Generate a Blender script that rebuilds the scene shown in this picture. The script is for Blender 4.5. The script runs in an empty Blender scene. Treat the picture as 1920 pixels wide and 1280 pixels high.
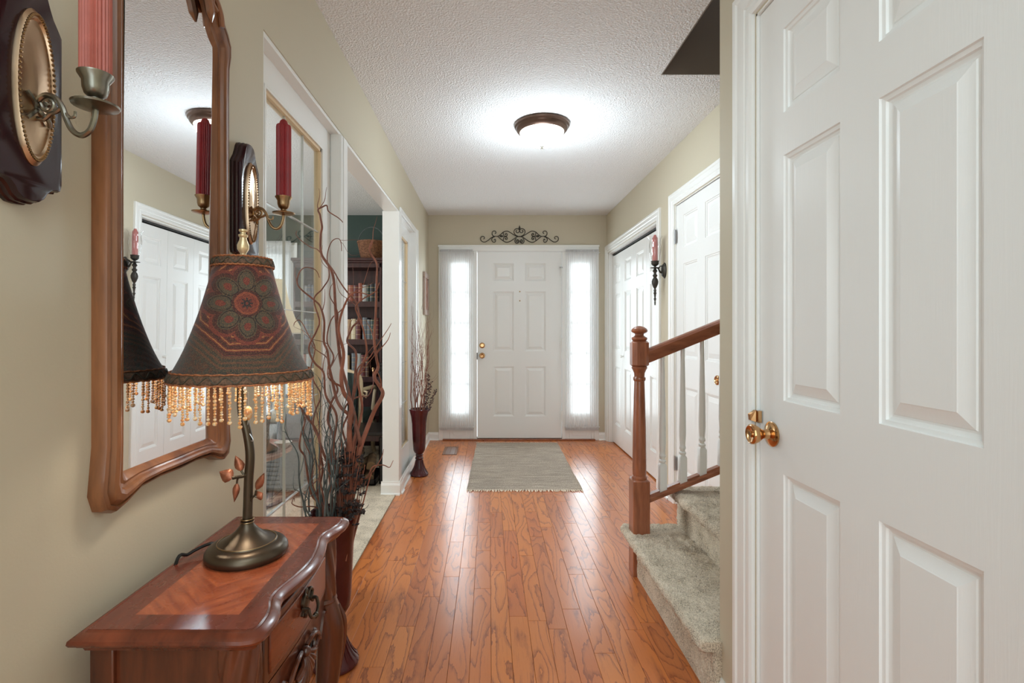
import bpy, bmesh, math, random
from mathutils import Vector, Matrix, noise

random.seed(7)
PI = math.pi
SC = bpy.context.scene
COL = SC.collection

# ------------------------------------------------------------------ camera, sky, lights, exposure
F = 950.0
cam_data = bpy.data.cameras.new('camera')
cam_data.sensor_width = 36.0
cam_data.lens = 36.0 * F / 1920.0
cam_data.shift_x = (960 - 917) / 1920.0
cam_data.shift_y = -(640 - 620) / 1920.0
cam_data.clip_start = 0.02
cam = bpy.data.objects.new('camera', cam_data)
COL.objects.link(cam)
cam.location = (0, 0, 1.18)
cam.rotation_euler = (PI / 2, 0, 0)
SC.camera = cam

world = bpy.data.worlds.new('sky')
SC.world = world
world.use_nodes = True
wbg = world.node_tree.nodes['Background']
wbg.inputs[0].default_value = (0.88, 0.95, 1.0, 1)
wbg.inputs[1].default_value = 3.2

SC.view_settings.view_transform = 'Standard'
SC.view_settings.look = 'None'
SC.view_settings.gamma = 1.0
SC.view_settings.use_curve_mapping = False
SC.view_settings.exposure = 0.0
SC.cycles.max_bounces = 10
SC.cycles.diffuse_bounces = 6
SC.cycles.transparent_max_bounces = 24
SC.cycles.caustics_reflective = False
SC.cycles.sample_clamp_indirect = 6.0


def area(name, loc, rot, sx, sy, power, col=(1, 1, 1)):
    l = bpy.data.lights.new(name, 'AREA')
    l.shape = 'RECTANGLE'
    l.size = sx
    l.size_y = sy
    l.energy = power
    l.color = col
    o = bpy.data.objects.new(name, l)
    COL.objects.link(o)
    o.location = loc
    o.rotation_euler = rot
    return o


def point(name, loc, power, col, r):
    l = bpy.data.lights.new(name, 'POINT')
    l.energy = power
    l.color = col
    l.shadow_soft_size = r
    o = bpy.data.objects.new(name, l)
    COL.objects.link(o)
    o.location = loc
    return o


# added fill lights behind the camera
area('rear_fill_light', (0.1, -2.3, 1.45), (PI / 2, 0, 0), 1.1, 1.9, 22, (0.72, 0.90, 1.0))
area('rear_side_fill_light', (-0.64, -1.1, 1.35), (PI / 2, 0, -PI / 2), 1.5, 1.6, 29, (0.73, 0.90, 1.0))  # added fill along the left wall, brightens the near right door
area('rear_overhead_fill_light', (0.05, -0.7, 2.40), (0, 0, 0), 1.1, 1.6, 17, (0.72, 0.90, 1.0))  # added overhead fill, no fixture here
# added fill from the side room's left, where no window is built
area('side_room_fill_light', (-4.2, 2.6, 1.5), (PI / 2, 0, -PI / 2), 2.4, 1.6, 122, (0.88, 0.96, 1.0))
# daylight through the two sidelights of the front door and the side room window
area('left_sidelight_daylight', (-0.32, 5.30, 1.1), (-PI / 2, 0, 0), 0.25, 1.6, 6, (0.80, 0.93, 1.0))
area('right_sidelight_daylight', (1.0, 5.30, 1.1), (-PI / 2, 0, 0), 0.25, 1.6, 6, (0.80, 0.93, 1.0))
# ceiling lamp of the hall and the bulb in the fringed lamp
point('ceiling_lamp_bulb', (0.32, 3.07, 2.08), 18.5, (0.76, 0.91, 1.0), 0.11)
point('table_lamp_bulb', (-0.495, 1.02, 1.155), 3.6, (1.0, 0.90, 0.74), 0.028)
area('upstairs_fill_light', (1.8, 2.04, 4.9), (0, 0, 0), 0.6, 0.6, 22, (0.85, 0.93, 1.0))  # added fill above the well to brighten the treads, no fixture there


# ------------------------------------------------------------------ helpers
def lin(c):
    c = c / 255.0
    return c / 12.92 if c <= 0.04045 else ((c + 0.055) / 1.055) ** 2.4


def rgb(r, g, b):
    return (lin(r), lin(g), lin(b), 1.0)


class MB:
    def __init__(self):
        self.v = []
        self.f = []

    def add(self, vs, fs):
        o = len(self.v)
        self.v += [tuple(p) for p in vs]
        self.f += [tuple(i + o for i in f) for f in fs]
        return self

    def box(self, x0, x1, y0, y1, z0, z1):
        vs = [(x0, y0, z0), (x1, y0, z0), (x1, y1, z0), (x0, y1, z0), (x0, y0, z1), (x1, y0, z1), (x1, y1, z1), (x0, y1, z1)]
        return self.add(vs, [(0, 3, 2, 1), (4, 5, 6, 7), (0, 1, 5, 4), (1, 2, 6, 5), (2, 3, 7, 6), (3, 0, 4, 7)])

    def prism(self, pts, vec):
        n = len(pts)
        vec = Vector(vec)
        a = [Vector(p) for p in pts]
        b = [p + vec for p in a]
        fs = [tuple(range(n))[::-1], tuple(range(n, 2 * n))]
        fs += [(i, (i + 1) % n, n + (i + 1) % n, n + i) for i in range(n)]
        return self.add(a + b, fs)

    def lathe(self, prof, c=(0, 0, 0), axis='z', seg=24, flute=0, fd=0.0, sx=1.0, sy=1.0, cap=True):
        vs = []
        n = len(prof)
        for (r, z) in prof:
            for k in range(seg):
                a = 2 * PI * k / seg
                rr = r * (1 - fd * (0.5 + 0.5 * math.cos(a * flute))) if flute else r
                p = (rr * math.cos(a) * sx, rr * math.sin(a) * sy, z)
                if axis == 'x':
                    p = (p[2], p[0], p[1])
                elif axis == '-x':
                    p = (-p[2], -p[0], p[1])
                elif axis == 'y':
                    p = (p[0], p[2], p[1])
                elif axis == '-y':
                    p = (p[0], -p[2], p[1])
                vs.append((p[0] + c[0], p[1] + c[1], p[2] + c[2]))
        fs = []
        for i in range(n - 1):
            for k in range(seg):
                k2 = (k + 1) % seg
                fs.append((i * seg + k, i * seg + k2, (i + 1) * seg + k2, (i + 1) * seg + k))
        if cap:
            fs.append(tuple(range(seg))[::-1])
            fs.append(tuple(range((n - 1) * seg, n * seg)))
        return self.add(vs, fs)

    def tube(self, pts, r, seg=8, flat=1.0, closed=False):
        P = [Vector(p) for p in pts]
        n = len(P)
        R = r if isinstance(r, (list, tuple)) else [r] * n
        up = None
        vs = []
        for i in range(n):
            if closed:
                t = P[(i + 1) % n] - P[i - 1]
            else:
                t = (P[min(i + 1, n - 1)] - P[max(i - 1, 0)])
            if t.length < 1e-9:
                t = Vector((0, 0, 1))
            t.normalize()
            if up is None:
                h = Vector((0, 0, 1)) if abs(t.z) < 0.9 else Vector((0, 1, 0))
                up = (h - t * h.dot(t)).normalized()
            else:
                up = up - t * up.dot(t)
                if up.length < 1e-6:
                    up = t.orthogonal()
                up.normalize()
            s = t.cross(up)
            for k in range(seg):
                a = 2 * PI * (k + 0.5) / seg
                vs.append(P[i] + (up * math.cos(a) + s * math.sin(a) * flat) * R[i])
        fs = []
        m = n if closed else n - 1
        for i in range(m):
            j = (i + 1) % n
            for k in range(seg):
                k2 = (k + 1) % seg
                fs.append((i * seg + k, i * seg + k2, j * seg + k2, j * seg + k))
        if not closed:
            fs.append(tuple(range(seg))[::-1])
            fs.append(tuple(range((n - 1) * seg, n * seg)))
        return self.add(vs, fs)

    def grid(self, nu, nv, fn):
        vs = [fn(i / (nu - 1), j / (nv - 1)) for j in range(nv) for i in range(nu)]
        fs = [(j * nu + i, j * nu + i + 1, (j + 1) * nu + i + 1, (j + 1) * nu + i) for j in range(nv - 1) for i in range(nu - 1)]
        return self.add(vs, fs)

    def ball(self, c, r, seg=10, rings=6, s=(1, 1, 1)):
        vs = [(c[0], c[1], c[2] - r * s[2])]
        for j in range(1, rings):
            b = -PI / 2 + PI * j / rings
            for k in range(seg):
                a = 2 * PI * k / seg
                vs.append((c[0] + r * s[0] * math.cos(b) * math.cos(a), c[1] + r * s[1] * math.cos(b) * math.sin(a), c[2] + r * s[2] * math.sin(b)))
        vs.append((c[0], c[1], c[2] + r * s[2]))
        fs = []
        for k in range(seg):
            k2 = (k + 1) % seg
            fs.append((0, 1 + k2, 1 + k))
            fs.append((len(vs) - 1, 1 + (rings - 2) * seg + k, 1 + (rings - 2) * seg + k2))
            for j in range(rings - 2):
                a = 1 + j * seg
                fs.append((a + k, a + k2, a + seg + k2, a + seg + k))
        return self.add(vs, fs)

    def build(self, name, m, parent=None, smooth=True, bevel=0.0, bseg=2, angle=35, loc=None, recalc=True, subsurf=0):
        me = bpy.data.meshes.new(name)
        me.from_pydata(self.v, [], self.f)
        if recalc:
            bm = bmesh.new()
            bm.from_mesh(me)
            bmesh.ops.recalc_face_normals(bm, faces=bm.faces)
            bm.to_mesh(me)
            bm.free()
        if smooth:
            me.polygons.foreach_set('use_smooth', [True] * len(me.polygons))
            me.set_sharp_from_angle(angle=math.radians(angle))
        me.materials.append(m)
        o = bpy.data.objects.new(name, me)
        COL.objects.link(o)
        if parent:
            o.parent = parent
        if loc:
            o.location = loc
        if bevel:
            b = o.modifiers.new('bevel', 'BEVEL')
            b.width = bevel
            b.segments = bseg
            b.limit_method = 'ANGLE'
            b.angle_limit = math.radians(40)
        if subsurf:
            b = o.modifiers.new('subdivision', 'SUBSURF')
            b.levels = subsurf
            b.render_levels = subsurf
        return o


def empty(name, loc=(0, 0, 0), rz=0.0):
    o = bpy.data.objects.new(name, None)
    o.empty_display_size = 0.05
    o.location = loc
    o.rotation_euler = (0, 0, rz)
    COL.objects.link(o)
    return o


def thing(name, label, cat, loc=(0, 0, 0), rz=0.0, group=None):
    o = empty(name, loc, rz)
    tag(o, label, cat, group)
    return o


def tag(o, label, cat, group=None):
    o['label'] = label
    o['category'] = cat
    if group:
        o['group'] = group
    return o


def struct(o):
    o['kind'] = 'structure'
    return o


def copy_tree(o, parent=None):
    c = o.copy()
    COL.objects.link(c)
    if parent:
        c.parent = parent
    for ch in list(o.children):
        copy_tree(ch, c)
    return c


def catmull(pts, n=8):
    P = [Vector(p) for p in pts]
    P = [P[0] * 2 - P[1]] + P + [P[-1] * 2 - P[-2]]
    out = []
    for i in range(1, len(P) - 2):
        for k in range(n):
            t = k / n
            a, b, c, d = P[i - 1], P[i], P[i + 1], P[i + 2]
            out.append(0.5 * ((2 * b) + (c - a) * t + (2 * a - 5 * b + 4 * c - d) * t * t + (3 * b - a - 3 * c + d) * t * t * t))
    out.append(P[-2])
    return out


# ------------------------------------------------------------------ materials
class G:
    """small node graph writer"""
    def __init__(self, name):
        self.m = bpy.data.materials.new(name)
        self.m.use_nodes = True
        self.t = self.m.node_tree
        self.b = self.t.nodes['Principled BSDF']
        self.out = self.t.nodes['Material Output']

    def n(self, typ, **kw):
        nd = self.t.nodes.new(typ)
        for k, v in kw.items():
            setattr(nd, k, v)
        return nd

    def put(self, sock, v):
        if isinstance(v, bpy.types.NodeSocket):
            self.t.links.new(v, sock)
        elif isinstance(v, (tuple, list)) and sock.type == 'VECTOR':
            sock.default_value = tuple(v)[:3]
        else:
            sock.default_value = v

    def coord(self, kind='Object'):
        return self.n('ShaderNodeTexCoord').outputs[kind]

    def M(self, op, a, b=0.0, c=0.0, clamp=False):
        nd = self.n('ShaderNodeMath', operation=op, use_clamp=clamp)
        self.put(nd.inputs[0], a)
        self.put(nd.inputs[1], b)
        self.put(nd.inputs[2], c)
        return nd.outputs[0]

    def map(self, vec, scale=(1, 1, 1), rot=(0, 0, 0), loc=(0, 0, 0)):
        nd = self.n('ShaderNodeMapping')
        self.put(nd.inputs['Vector'], vec)
        nd.inputs['Scale'].default_value = scale
        nd.inputs['Rotation'].default_value = rot
        self.put(nd.inputs['Location'], loc)
        return nd.outputs[0]

    def noise(self, vec, scale, detail=2.0, rough=0.5, dist=0.0):
        nd = self.n('ShaderNodeTexNoise')
        self.put(nd.inputs['Vector'], vec)
        nd.inputs['Scale'].default_value = scale
        nd.inputs['Detail'].default_value = detail
        nd.inputs['Roughness'].default_value = rough
        nd.inputs['Distortion'].default_value = dist
        return nd.outputs['Fac']

    def voro(self, vec, scale):
        nd = self.n('ShaderNodeTexVoronoi')
        self.put(nd.inputs['Vector'], vec)
        nd.inputs['Scale'].default_value = scale
        return nd.outputs['Distance']

    def ramp(self, fac, stops):
        nd = self.n('ShaderNodeValToRGB')
        self.put(nd.inputs[0], fac)
        e = nd.color_ramp.elements
        while len(e) < len(stops):
            e.new(0.5)
        for i, (p, c) in enumerate(stops):
            e[i].position = p
            e[i].color = c if len(c) == 4 else (*c, 1)
        return nd.outputs[0]

    def mix(self, fac, a, b, mode='MIX'):
        nd = self.n('ShaderNodeMix', data_type='RGBA', blend_type=mode)
        self.put(nd.inputs[0], fac)
        self.put(nd.inputs[6], a)
        self.put(nd.inputs[7], b)
        return nd.outputs[2]

    def sep(self, vec):
        nd = self.n('ShaderNodeSeparateXYZ')
        self.put(nd.inputs[0], vec)
        return nd.outputs

    def comb(self, x, y, z):
        nd = self.n('ShaderNodeCombineXYZ')
        for i, v in enumerate((x, y, z)):
            self.put(nd.inputs[i], v)
        return nd.outputs[0]

    def bump(self, h, strength=0.3, dist=0.002):
        nd = self.n('ShaderNodeBump')
        nd.inputs['Strength'].default_value = strength
        nd.inputs['Distance'].default_value = dist
        self.put(nd.inputs['Height'], h)
        self.put(self.b.inputs['Normal'], nd.outputs[0])

    def set(self, **kw):
        for k, v in kw.items():
            self.put(self.b.inputs[k.replace('_', ' ')], v)
        return self.m


def plain(name, c, rough=0.5, metal=0.0, bs=0.0, bstr=0.2, var=0.0, vs=8.0, **kw):
    g = G(name)
    co = g.coord()
    if var:
        nz = g.noise(co, vs, 3)
        d = tuple(x * (1 - var) for x in c[:3]) + (1,)
        u = tuple(min(1, x * (1 + var)) for x in c[:3]) + (1,)
        col = g.ramp(nz, [(0.3, d), (0.7, u)])
    else:
        col = c
    g.set(Base_Color=col, Roughness=rough, Metallic=metal, **kw)
    if bs:
        g.bump(g.noise(co, bs, 3), bstr, 0.002)
    return g.m


def wood(name, dark, light, rough=0.3, axis='z', scale=1.0, coat=0.0, streak=30.0, amount=1.0):
    g = G(name)
    co = g.coord()
    s = {'x': (0.12, 1, 1), 'y': (1, 0.12, 1), 'z': (1, 1, 0.12)}[axis]
    v = g.map(co, s)
    a = g.noise(v, streak * scale, 4, 0.6, 0.4)
    b = g.noise(v, streak * 6 * scale, 3, 0.6)
    c = g.noise(co, 5 * scale, 2)
    f = g.M('ADD', g.M('MULTIPLY', a, 0.65), g.M('ADD', g.M('MULTIPLY', b, 0.15), g.M('MULTIPLY', c, 0.2)))
    col = g.ramp(f, [(0.36, dark), (0.64, light)])
    g.set(Base_Color=col, Roughness=rough, Coat_Weight=coat, Coat_Roughness=0.12)
    g.bump(b, 0.08, 0.001)
    return g.m


M = {}


def wall_mat(name, c, sp=0.3):
    g = G(name)
    co = g.coord()
    n1 = g.noise(co, 220, 2)
    n2 = g.noise(co, 3, 2)
    col = g.mix(g.M('MULTIPLY', n2, 0.12), c, tuple(x * 0.8 for x in c[:3]) + (1,))
    g.set(Base_Color=col, Roughness=0.62)
    g.bump(n1, 0.12, 0.0015)
    return g.m


M['wall'] = wall_mat('beige_wall_paint', rgb(198, 188, 166))
M['green_wall'] = wall_mat('dark_green_wall_paint', rgb(47, 65, 58))
M['well'] = wall_mat('shaded_stairwell_wall_paint', rgb(120, 106, 92))  # wall paint darkened in its colour to stand for the unlit stairwell

g = G('popcorn_ceiling')
co = g.coord()
a = g.noise(co, 95, 3, 0.6)
b = g.voro(co, 120)
g.set(Base_Color=rgb(232, 231, 231), Roughness=0.9)
g.bump(g.M('ADD', a, g.M('MULTIPLY', b, 0.6)), 0.75, 0.008)
M['ceiling'] = g.m

M['white'] = plain('white_gloss_trim_paint', rgb(236, 236, 233), 0.28)
g = G('white_moulded_door_paint')
co = g.coord()
v = g.map(co, (1, 1, 0.05))
nz = g.noise(v, 160, 3, 0.6, 0.6)
g.set(Base_Color=rgb(236, 236, 234), Roughness=0.33)
g.bump(nz, 0.22, 0.0012)
M['door'] = g.m
g = G('white_moulded_door_paint_rail')
co = g.coord()
v = g.map(co, (0.05, 0.05, 1))
nz = g.noise(v, 160, 3, 0.6, 0.6)
g.set(Base_Color=rgb(236, 236, 234), Roughness=0.33)
g.bump(nz, 0.22, 0.0012)
M['door_rail'] = g.m

# oak strip floor
g = G('orange_oak_floor_boards')
co = g.coord()
oi = g.n('ShaderNodeObjectInfo')
rnd = oi.outputs['Random']
off = g.comb(g.M('MULTIPLY', rnd, 37.0), g.M('MULTIPLY', rnd, 91.0), 0.0)
va = g.n('ShaderNodeVectorMath', operation='ADD')
g.put(va.inputs[0], co)
g.put(va.inputs[1], off)
p = va.outputs[0]
c1 = g.noise(g.map(p, (8.0, 1.5, 1)), 1.0, 1.6, 0.5, 0.3)
jag = g.noise(g.map(p, (90, 22, 1)), 1.0, 2, 0.6)
ring = g.M('FRACT', g.M('ADD', g.M('MULTIPLY', c1, 10.0), g.M('MULTIPLY', jag, 0.55)))
line = g.ramp(ring, [(0.0, (0, 0, 0)), (0.60, (0.05, 0.05, 0.05)), (0.84, (0.5, 0.5, 0.5)), (0.95, (1, 1, 1)), (1.0, (0.05, 0.05, 0.05))])
pores = g.noise(g.map(p, (260, 9, 1)), 1.0, 2, 0.6)
mottle = g.noise(g.map(p, (14, 3, 1)), 1.0, 2)
base = g.ramp(rnd, [(0.0, rgb(182, 101, 56)), (0.3, rgb(194, 108, 52)), (0.65, rgb(208, 124, 62)), (1.0, rgb(186, 98, 50))])
base = g.mix(g.M('MULTIPLY', mottle, 0.35), base, rgb(220, 142, 76))
darkc = rgb(128, 62, 34)
amt = g.M('MULTIPLY', line, g.M('ADD', 0.35, g.M('MULTIPLY', pores, 0.95)), clamp=True)
col = g.mix(amt, base, darkc)
col = g.mix(g.M('MULTIPLY', g.M('GREATER_THAN', pores, 0.62), 0.18), col, darkc)
g.set(Base_Color=col, Roughness=g.M('ADD', 0.24, g.M('MULTIPLY', mottle, 0.12)), Coat_Weight=0.25, Coat_Roughness=0.16)
g.bump(g.M('ADD', g.M('MULTIPLY', mottle, 1.0), g.M('MULTIPLY', pores, 0.15)), 0.10, 0.003)
M['oak_floor'] = g.m

g = G('beige_cut_pile_carpet')
co = g.coord()
a = g.noise(co, 210, 4, 0.8)
b = g.noise(co, 9, 3)
col = g.ramp(g.M('ADD', g.M('MULTIPLY', a, 0.75), g.M('MULTIPLY', b, 0.25)), [(0.38, rgb(120, 102, 80)), (0.49, rgb(216, 199, 173)), (0.60, rgb(246, 232, 210))])
g.set(Base_Color=col, Roughness=0.95, Sheen_Weight=0.25)
g.bump(g.M('ADD', a, g.M('MULTIPLY', g.noise(co, 130, 2), 1.2)), 0.8, 0.006)
M['carpet'] = g.m

M['newel'] = wood('reddish_oak_stain', rgb(122, 68, 44), rgb(168, 102, 70), 0.32, 'z', 1.2, 0.2)
M['rail'] = wood('reddish_oak_stain_rail', rgb(122, 68, 44), rgb(168, 102, 70), 0.3, 'x', 1.2, 0.2)
M['mahog'] = wood('mahogany_stain', rgb(66, 26, 14), rgb(124, 58, 34), 0.26, 'y', 0.8, 0.3, 20)
M['mahogz'] = wood('mahogany_stain_upright', rgb(52, 24, 15), rgb(110, 56, 33), 0.28, 'z', 0.9, 0.3, 24)
M['frame'] = wood('walnut_mirror_frame', rgb(78, 42, 24), rgb(148, 96, 60), 0.34, 'z', 0.7, 0.2, 26)
M['framey'] = wood('walnut_mirror_frame_rail', rgb(74, 36, 18), rgb(146, 86, 50), 0.34, 'y', 0.7, 0.2, 26)
M['bookcase'] = wood('dark_bookcase_stain', rgb(44, 20, 20), rgb(72, 36, 34), 0.4, 'z')
M['black'] = plain('black_lacquer', rgb(22, 15, 15), 0.35)
M['plaque'] = plain('dark_plum_lacquered_wood', rgb(42, 17, 22), 0.16, 0, 0, 0, 0.2, 4)
M['brass'] = plain('polished_brass', (0.62, 0.36, 0.17, 1), 0.16, 1.0)
M['oldbrass'] = plain('antique_brass', (0.36, 0.23, 0.12, 1), 0.3, 1.0, 60, 0.15, 0.25, 20)
M['pewter'] = plain('aged_pewter', (0.24, 0.22, 0.18, 1), 0.28, 1.0, 60, 0.15, 0.25, 20)
M['plate'] = plain('hammered_bronze_plate', (0.50, 0.34, 0.22, 1), 0.3, 1.0, 24, 0.25, 0.25, 14)
M['bronze'] = plain('dark_bronze_lamp_metal', (0.095, 0.072, 0.05, 1), 0.34, 0.9, 0, 0, 0.15, 8)
M['iron'] = plain('dark_wrought_iron', (0.05, 0.043, 0.036, 1), 0.5, 0.6)
M['copper'] = plain('veined_copper_leaf', (0.36, 0.13, 0.07, 1), 0.38, 0.6, 90, 0.5, 0.45, 45)
M['candle'] = plain('red_candle_wax', rgb(136, 34, 38), 0.45, 0, 0, 0, 0.12, 20, Subsurface_Weight=0.1)
M['candle_pink'] = plain('faded_rose_candle_wax', rgb(170, 92, 80), 0.5, 0, 0, 0, 0.12, 30)
M['steel'] = plain('brushed_steel_hinge', (0.5, 0.5, 0.5, 1), 0.35, 0.9)
M['dark_gap'] = plain('dark_track', rgb(46, 46, 46), 0.6)
M['vase'] = plain('oxblood_glazed_vase', rgb(74, 26, 28), 0.16, 0, 0, 0, 0.35, 9)
M['twig_red'] = plain('reddish_willow_bark', rgb(132, 84, 68), 0.7, 0, 60, 0.4, 0.3, 30)
M['twig_grey'] = plain('grey_green_willow_bark', rgb(88, 96, 95), 0.75, 0, 60, 0.4, 0.25, 30)
M['twig_thick'] = plain('thick_brown_bark', rgb(146, 90, 70), 0.75, 0, 40, 0.5, 0.3, 25)
M['dried'] = plain('dark_dried_petals', rgb(58, 48, 46), 0.8, 0, 0, 0, 0.5, 60)
M['berry'] = plain('dark_plum_berries', rgb(66, 42, 46), 0.6, 0, 0, 0, 0.3, 60)
M['mirror'] = plain('silvered_mirror', (0.90, 0.91, 0.92, 1), 0.0, 1.0)
M['stop'] = plain('cream_glazing_stop', rgb(222, 196, 158), 0.5)
M['came'] = plain('pale_bevel_line', rgb(205, 208, 208), 0.12, 0.3)
M['blackplastic'] = plain('black_cord', rgb(20, 19, 19), 0.4)
M['vent'] = plain('brown_painted_vent', rgb(122, 84, 62), 0.45)
M['rug_dark'] = plain('charcoal_rug_pile', rgb(72, 68, 68), 0.95, 0, 200, 0.5, 0.3, 90)
M['sofa'] = plain('grey_ribbed_upholstery', rgb(112, 112, 114), 0.9, 0, 150, 0.4, 0.12, 60)
M['cushion'] = plain('cream_cushion_cloth', rgb(205, 192, 172), 0.9, 0, 80, 0.3, 0.08, 40)
M['seatcloth'] = plain('pale_grey_seat_cloth', rgb(176, 176, 176), 0.85)
M['greenfab'] = plain('dark_green_upholstery', rgb(34, 48, 44), 0.75, 0, 60, 0.3, 0.25, 15)
M['cream_wood'] = plain('pale_carved_wood', rgb(205, 184, 152), 0.45)
M['tabletop'] = wood('pinkish_cherry_tabletop', rgb(150, 108, 98), rgb(198, 160, 148), 0.25, 'y')
M['lampshade'] = plain('ivory_lampshade', rgb(232, 216, 184), 0.8, 0, 0, 0, 0, 1, Emission_Color=(1, 0.85, 0.62, 1), Emission_Strength=0.25)
M['porcelain'] = plain('white_porcelain', rgb(232, 228, 222), 0.2)
M['log'] = plain('split_firewood', rgb(118, 92, 66), 0.9, 0, 30, 0.6, 0.4, 18)
M['bark'] = plain('firewood_bark', rgb(66, 54, 42), 0.95, 0, 40, 0.8, 0.4, 24)

g = G('wicker')
co = g.coord()
a = g.noise(co, 60, 3)
g.set(Base_Color=g.ramp(a, [(0.3, rgb(92, 58, 40)), (0.7, rgb(150, 104, 74))]), Roughness=0.7)
M['wicker'] = g.m


def clear(name, refl=1.0, tint=(0.97, 0.985, 0.98, 1), rough=0.0):
    g = G(name)
    tr = g.n('ShaderNodeBsdfTransparent')
    tr.inputs[0].default_value = tint
    gl = g.n('ShaderNodeBsdfGlossy')
    gl.inputs['Roughness'].default_value = rough
    geo = g.n('ShaderNodeNewGeometry')
    dt = g.n('ShaderNodeVectorMath', operation='DOT_PRODUCT')
    g.put(dt.inputs[0], geo.outputs['Incoming'])
    g.put(dt.inputs[1], geo.outputs['Normal'])
    ct = g.M('ABSOLUTE', dt.outputs['Value'])
    fr = g.M('ADD', 0.04, g.M('MULTIPLY', 0.96, g.M('POWER', g.M('SUBTRACT', 1.0, ct, clamp=True), 5.0)))
    mx = g.n('ShaderNodeMixShader')
    g.t.links.new(g.M('MULTIPLY', fr, refl, clamp=True), mx.inputs[0])
    g.t.links.new(tr.outputs[0], mx.inputs[1])
    g.t.links.new(gl.outputs[0], mx.inputs[2])
    g.t.links.new(mx.outputs[0], g.out.inputs[0])
    return g.m


M['glass'] = clear('clear_pane_glass', 1.3)
M['hurricane'] = clear('thin_hurricane_glass', 3.0, (0.985, 0.98, 0.98, 1), 0.03)

g = G('white_sheer_curtain')
co = g.coord()
tr = g.n('ShaderNodeBsdfTransparent')
tl = g.n('ShaderNodeBsdfTranslucent')
tl.inputs[0].default_value = (0.93, 0.93, 0.93, 1)
df = g.n('ShaderNodeBsdfDiffuse')
df.inputs[0].default_value = (0.86, 0.85, 0.85, 1)
m1 = g.n('ShaderNodeMixShader')
m1.inputs[0].default_value = 0.5
g.t.links.new(tl.outputs[0], m1.inputs[1])
g.t.links.new(df.outputs[0], m1.inputs[2])
m2 = g.n('ShaderNodeMixShader')
wv = g.noise(g.map(co, (1, 1, 0.02)), 90, 2)
g.t.links.new(g.M('ADD', 0.76, g.M('MULTIPLY', wv, 0.26)), m2.inputs[0])
g.t.links.new(tr.outputs[0], m2.inputs[1])
g.t.links.new(m1.outputs[0], m2.inputs[2])
g.t.links.new(m2.outputs[0], g.out.inputs[0])
M['sheer'] = g.m

g = G('glowing_alabaster_bowl')
g.set(Base_Color=(0.95, 0.9, 0.82, 1), Roughness=0.3, Emission_Color=(1.0, 0.93, 0.82, 1), Emission_Strength=3.0)
M['bowl'] = g.m

g = G('amber_glass_beads')
co = g.coord()
nz = g.noise(co, 140, 2)
g.set(Base_Color=g.ramp(nz, [(0.3, rgb(236, 150, 90)), (0.5, rgb(252, 206, 140)), (0.7, rgb(255, 238, 206))]), Roughness=0.18, Coat_Weight=0.5,
      Subsurface_Weight=0.0, Transmission_Weight=0.25, Emission_Color=(0, 0, 0, 1))
M['bead'] = g.m

# table top veneer: dark border, four diagonal fields
g = G('veneered_mahogany_top')
co = g.coord()
xyz = g.sep(co)
ax = g.M('ABSOLUTE', xyz[0])
ay = g.M('ABSOLUTE', xyz[1])
ins = g.M('MULTIPLY', g.M('LESS_THAN', ax, 0.082), g.M('LESS_THAN', ay, 0.19))
sg = g.M('MULTIPLY', g.M('SIGN', xyz[0]), g.M('SIGN', xyz[1]))
u = g.M('ADD', g.M('MULTIPLY', xyz[0], sg), g.M('MULTIPLY', xyz[1], 1.0))
w = g.M('SUBTRACT', g.M('MULTIPLY', xyz[0], sg), g.M('MULTIPLY', xyz[1], 1.0))
dg = g.noise(g.comb(g.M('MULTIPLY', u, 60.0), g.M('MULTIPLY', w, 7.0), 0.0), 1.0, 3, 0.6, 0.3)
bd = g.noise(g.map(co, (60, 7, 1)), 1.0, 2, 0.5, 0.0)
cin = g.ramp(dg, [(0.3, rgb(128, 54, 32)), (0.7, rgb(186, 100, 62))])
cbd = g.ramp(bd, [(0.3, rgb(92, 40, 28)), (0.7, rgb(118, 54, 37))])
g.set(Base_Color=g.mix(ins, cbd, cin), Roughness=g.M('ADD', 0.2, g.M('MULTIPLY', g.noise(co, 30, 3), 0.15)), Coat_Weight=0.3, Coat_Roughness=0.15)
M['veneer'] = g.m

# paisley medallion lampshade cloth, one medallion on each of two faces
g = G('embroidered_medallion_cloth')
co = g.coord()
xyz = g.sep(co)
X = g.M('SUBTRACT', xyz[0], 0.0)
Z = g.M('SUBTRACT', xyz[2], 0.142)
r = g.M('SQRT', g.M('ADD', g.M('MULTIPLY', X, X), g.M('MULTIPLY', Z, Z)))
th = g.M('ARCTAN2', Z, X)
wob = g.M('MULTIPLY', g.M('SUBTRACT', g.noise(co, 90, 2), 0.5), 0.004)
r = g.M('ADD', r, wob)
c8 = g.M('COSINE', g.M('MULTIPLY', th, 8.0))
lobe = g.M('ABSOLUTE', g.M('COSINE', g.M('MULTIPLY', th, 4.0)))
Rp = g.M('ADD', 0.050, g.M('MULTIPLY', g.M('POWER', lobe, 0.6), 0.017))
olive = rgb(74, 66, 52)
red = rgb(112, 46, 38)
plum = rgb(66, 30, 28)
gold = rgb(170, 116, 66)
fine = g.noise(co, 600, 2, 0.7)
med = g.noise(co, 110, 3)
ground = g.mix(g.M('GREATER_THAN', med, 0.52), rgb(72, 48, 38), rgb(56, 54, 46))
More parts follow.
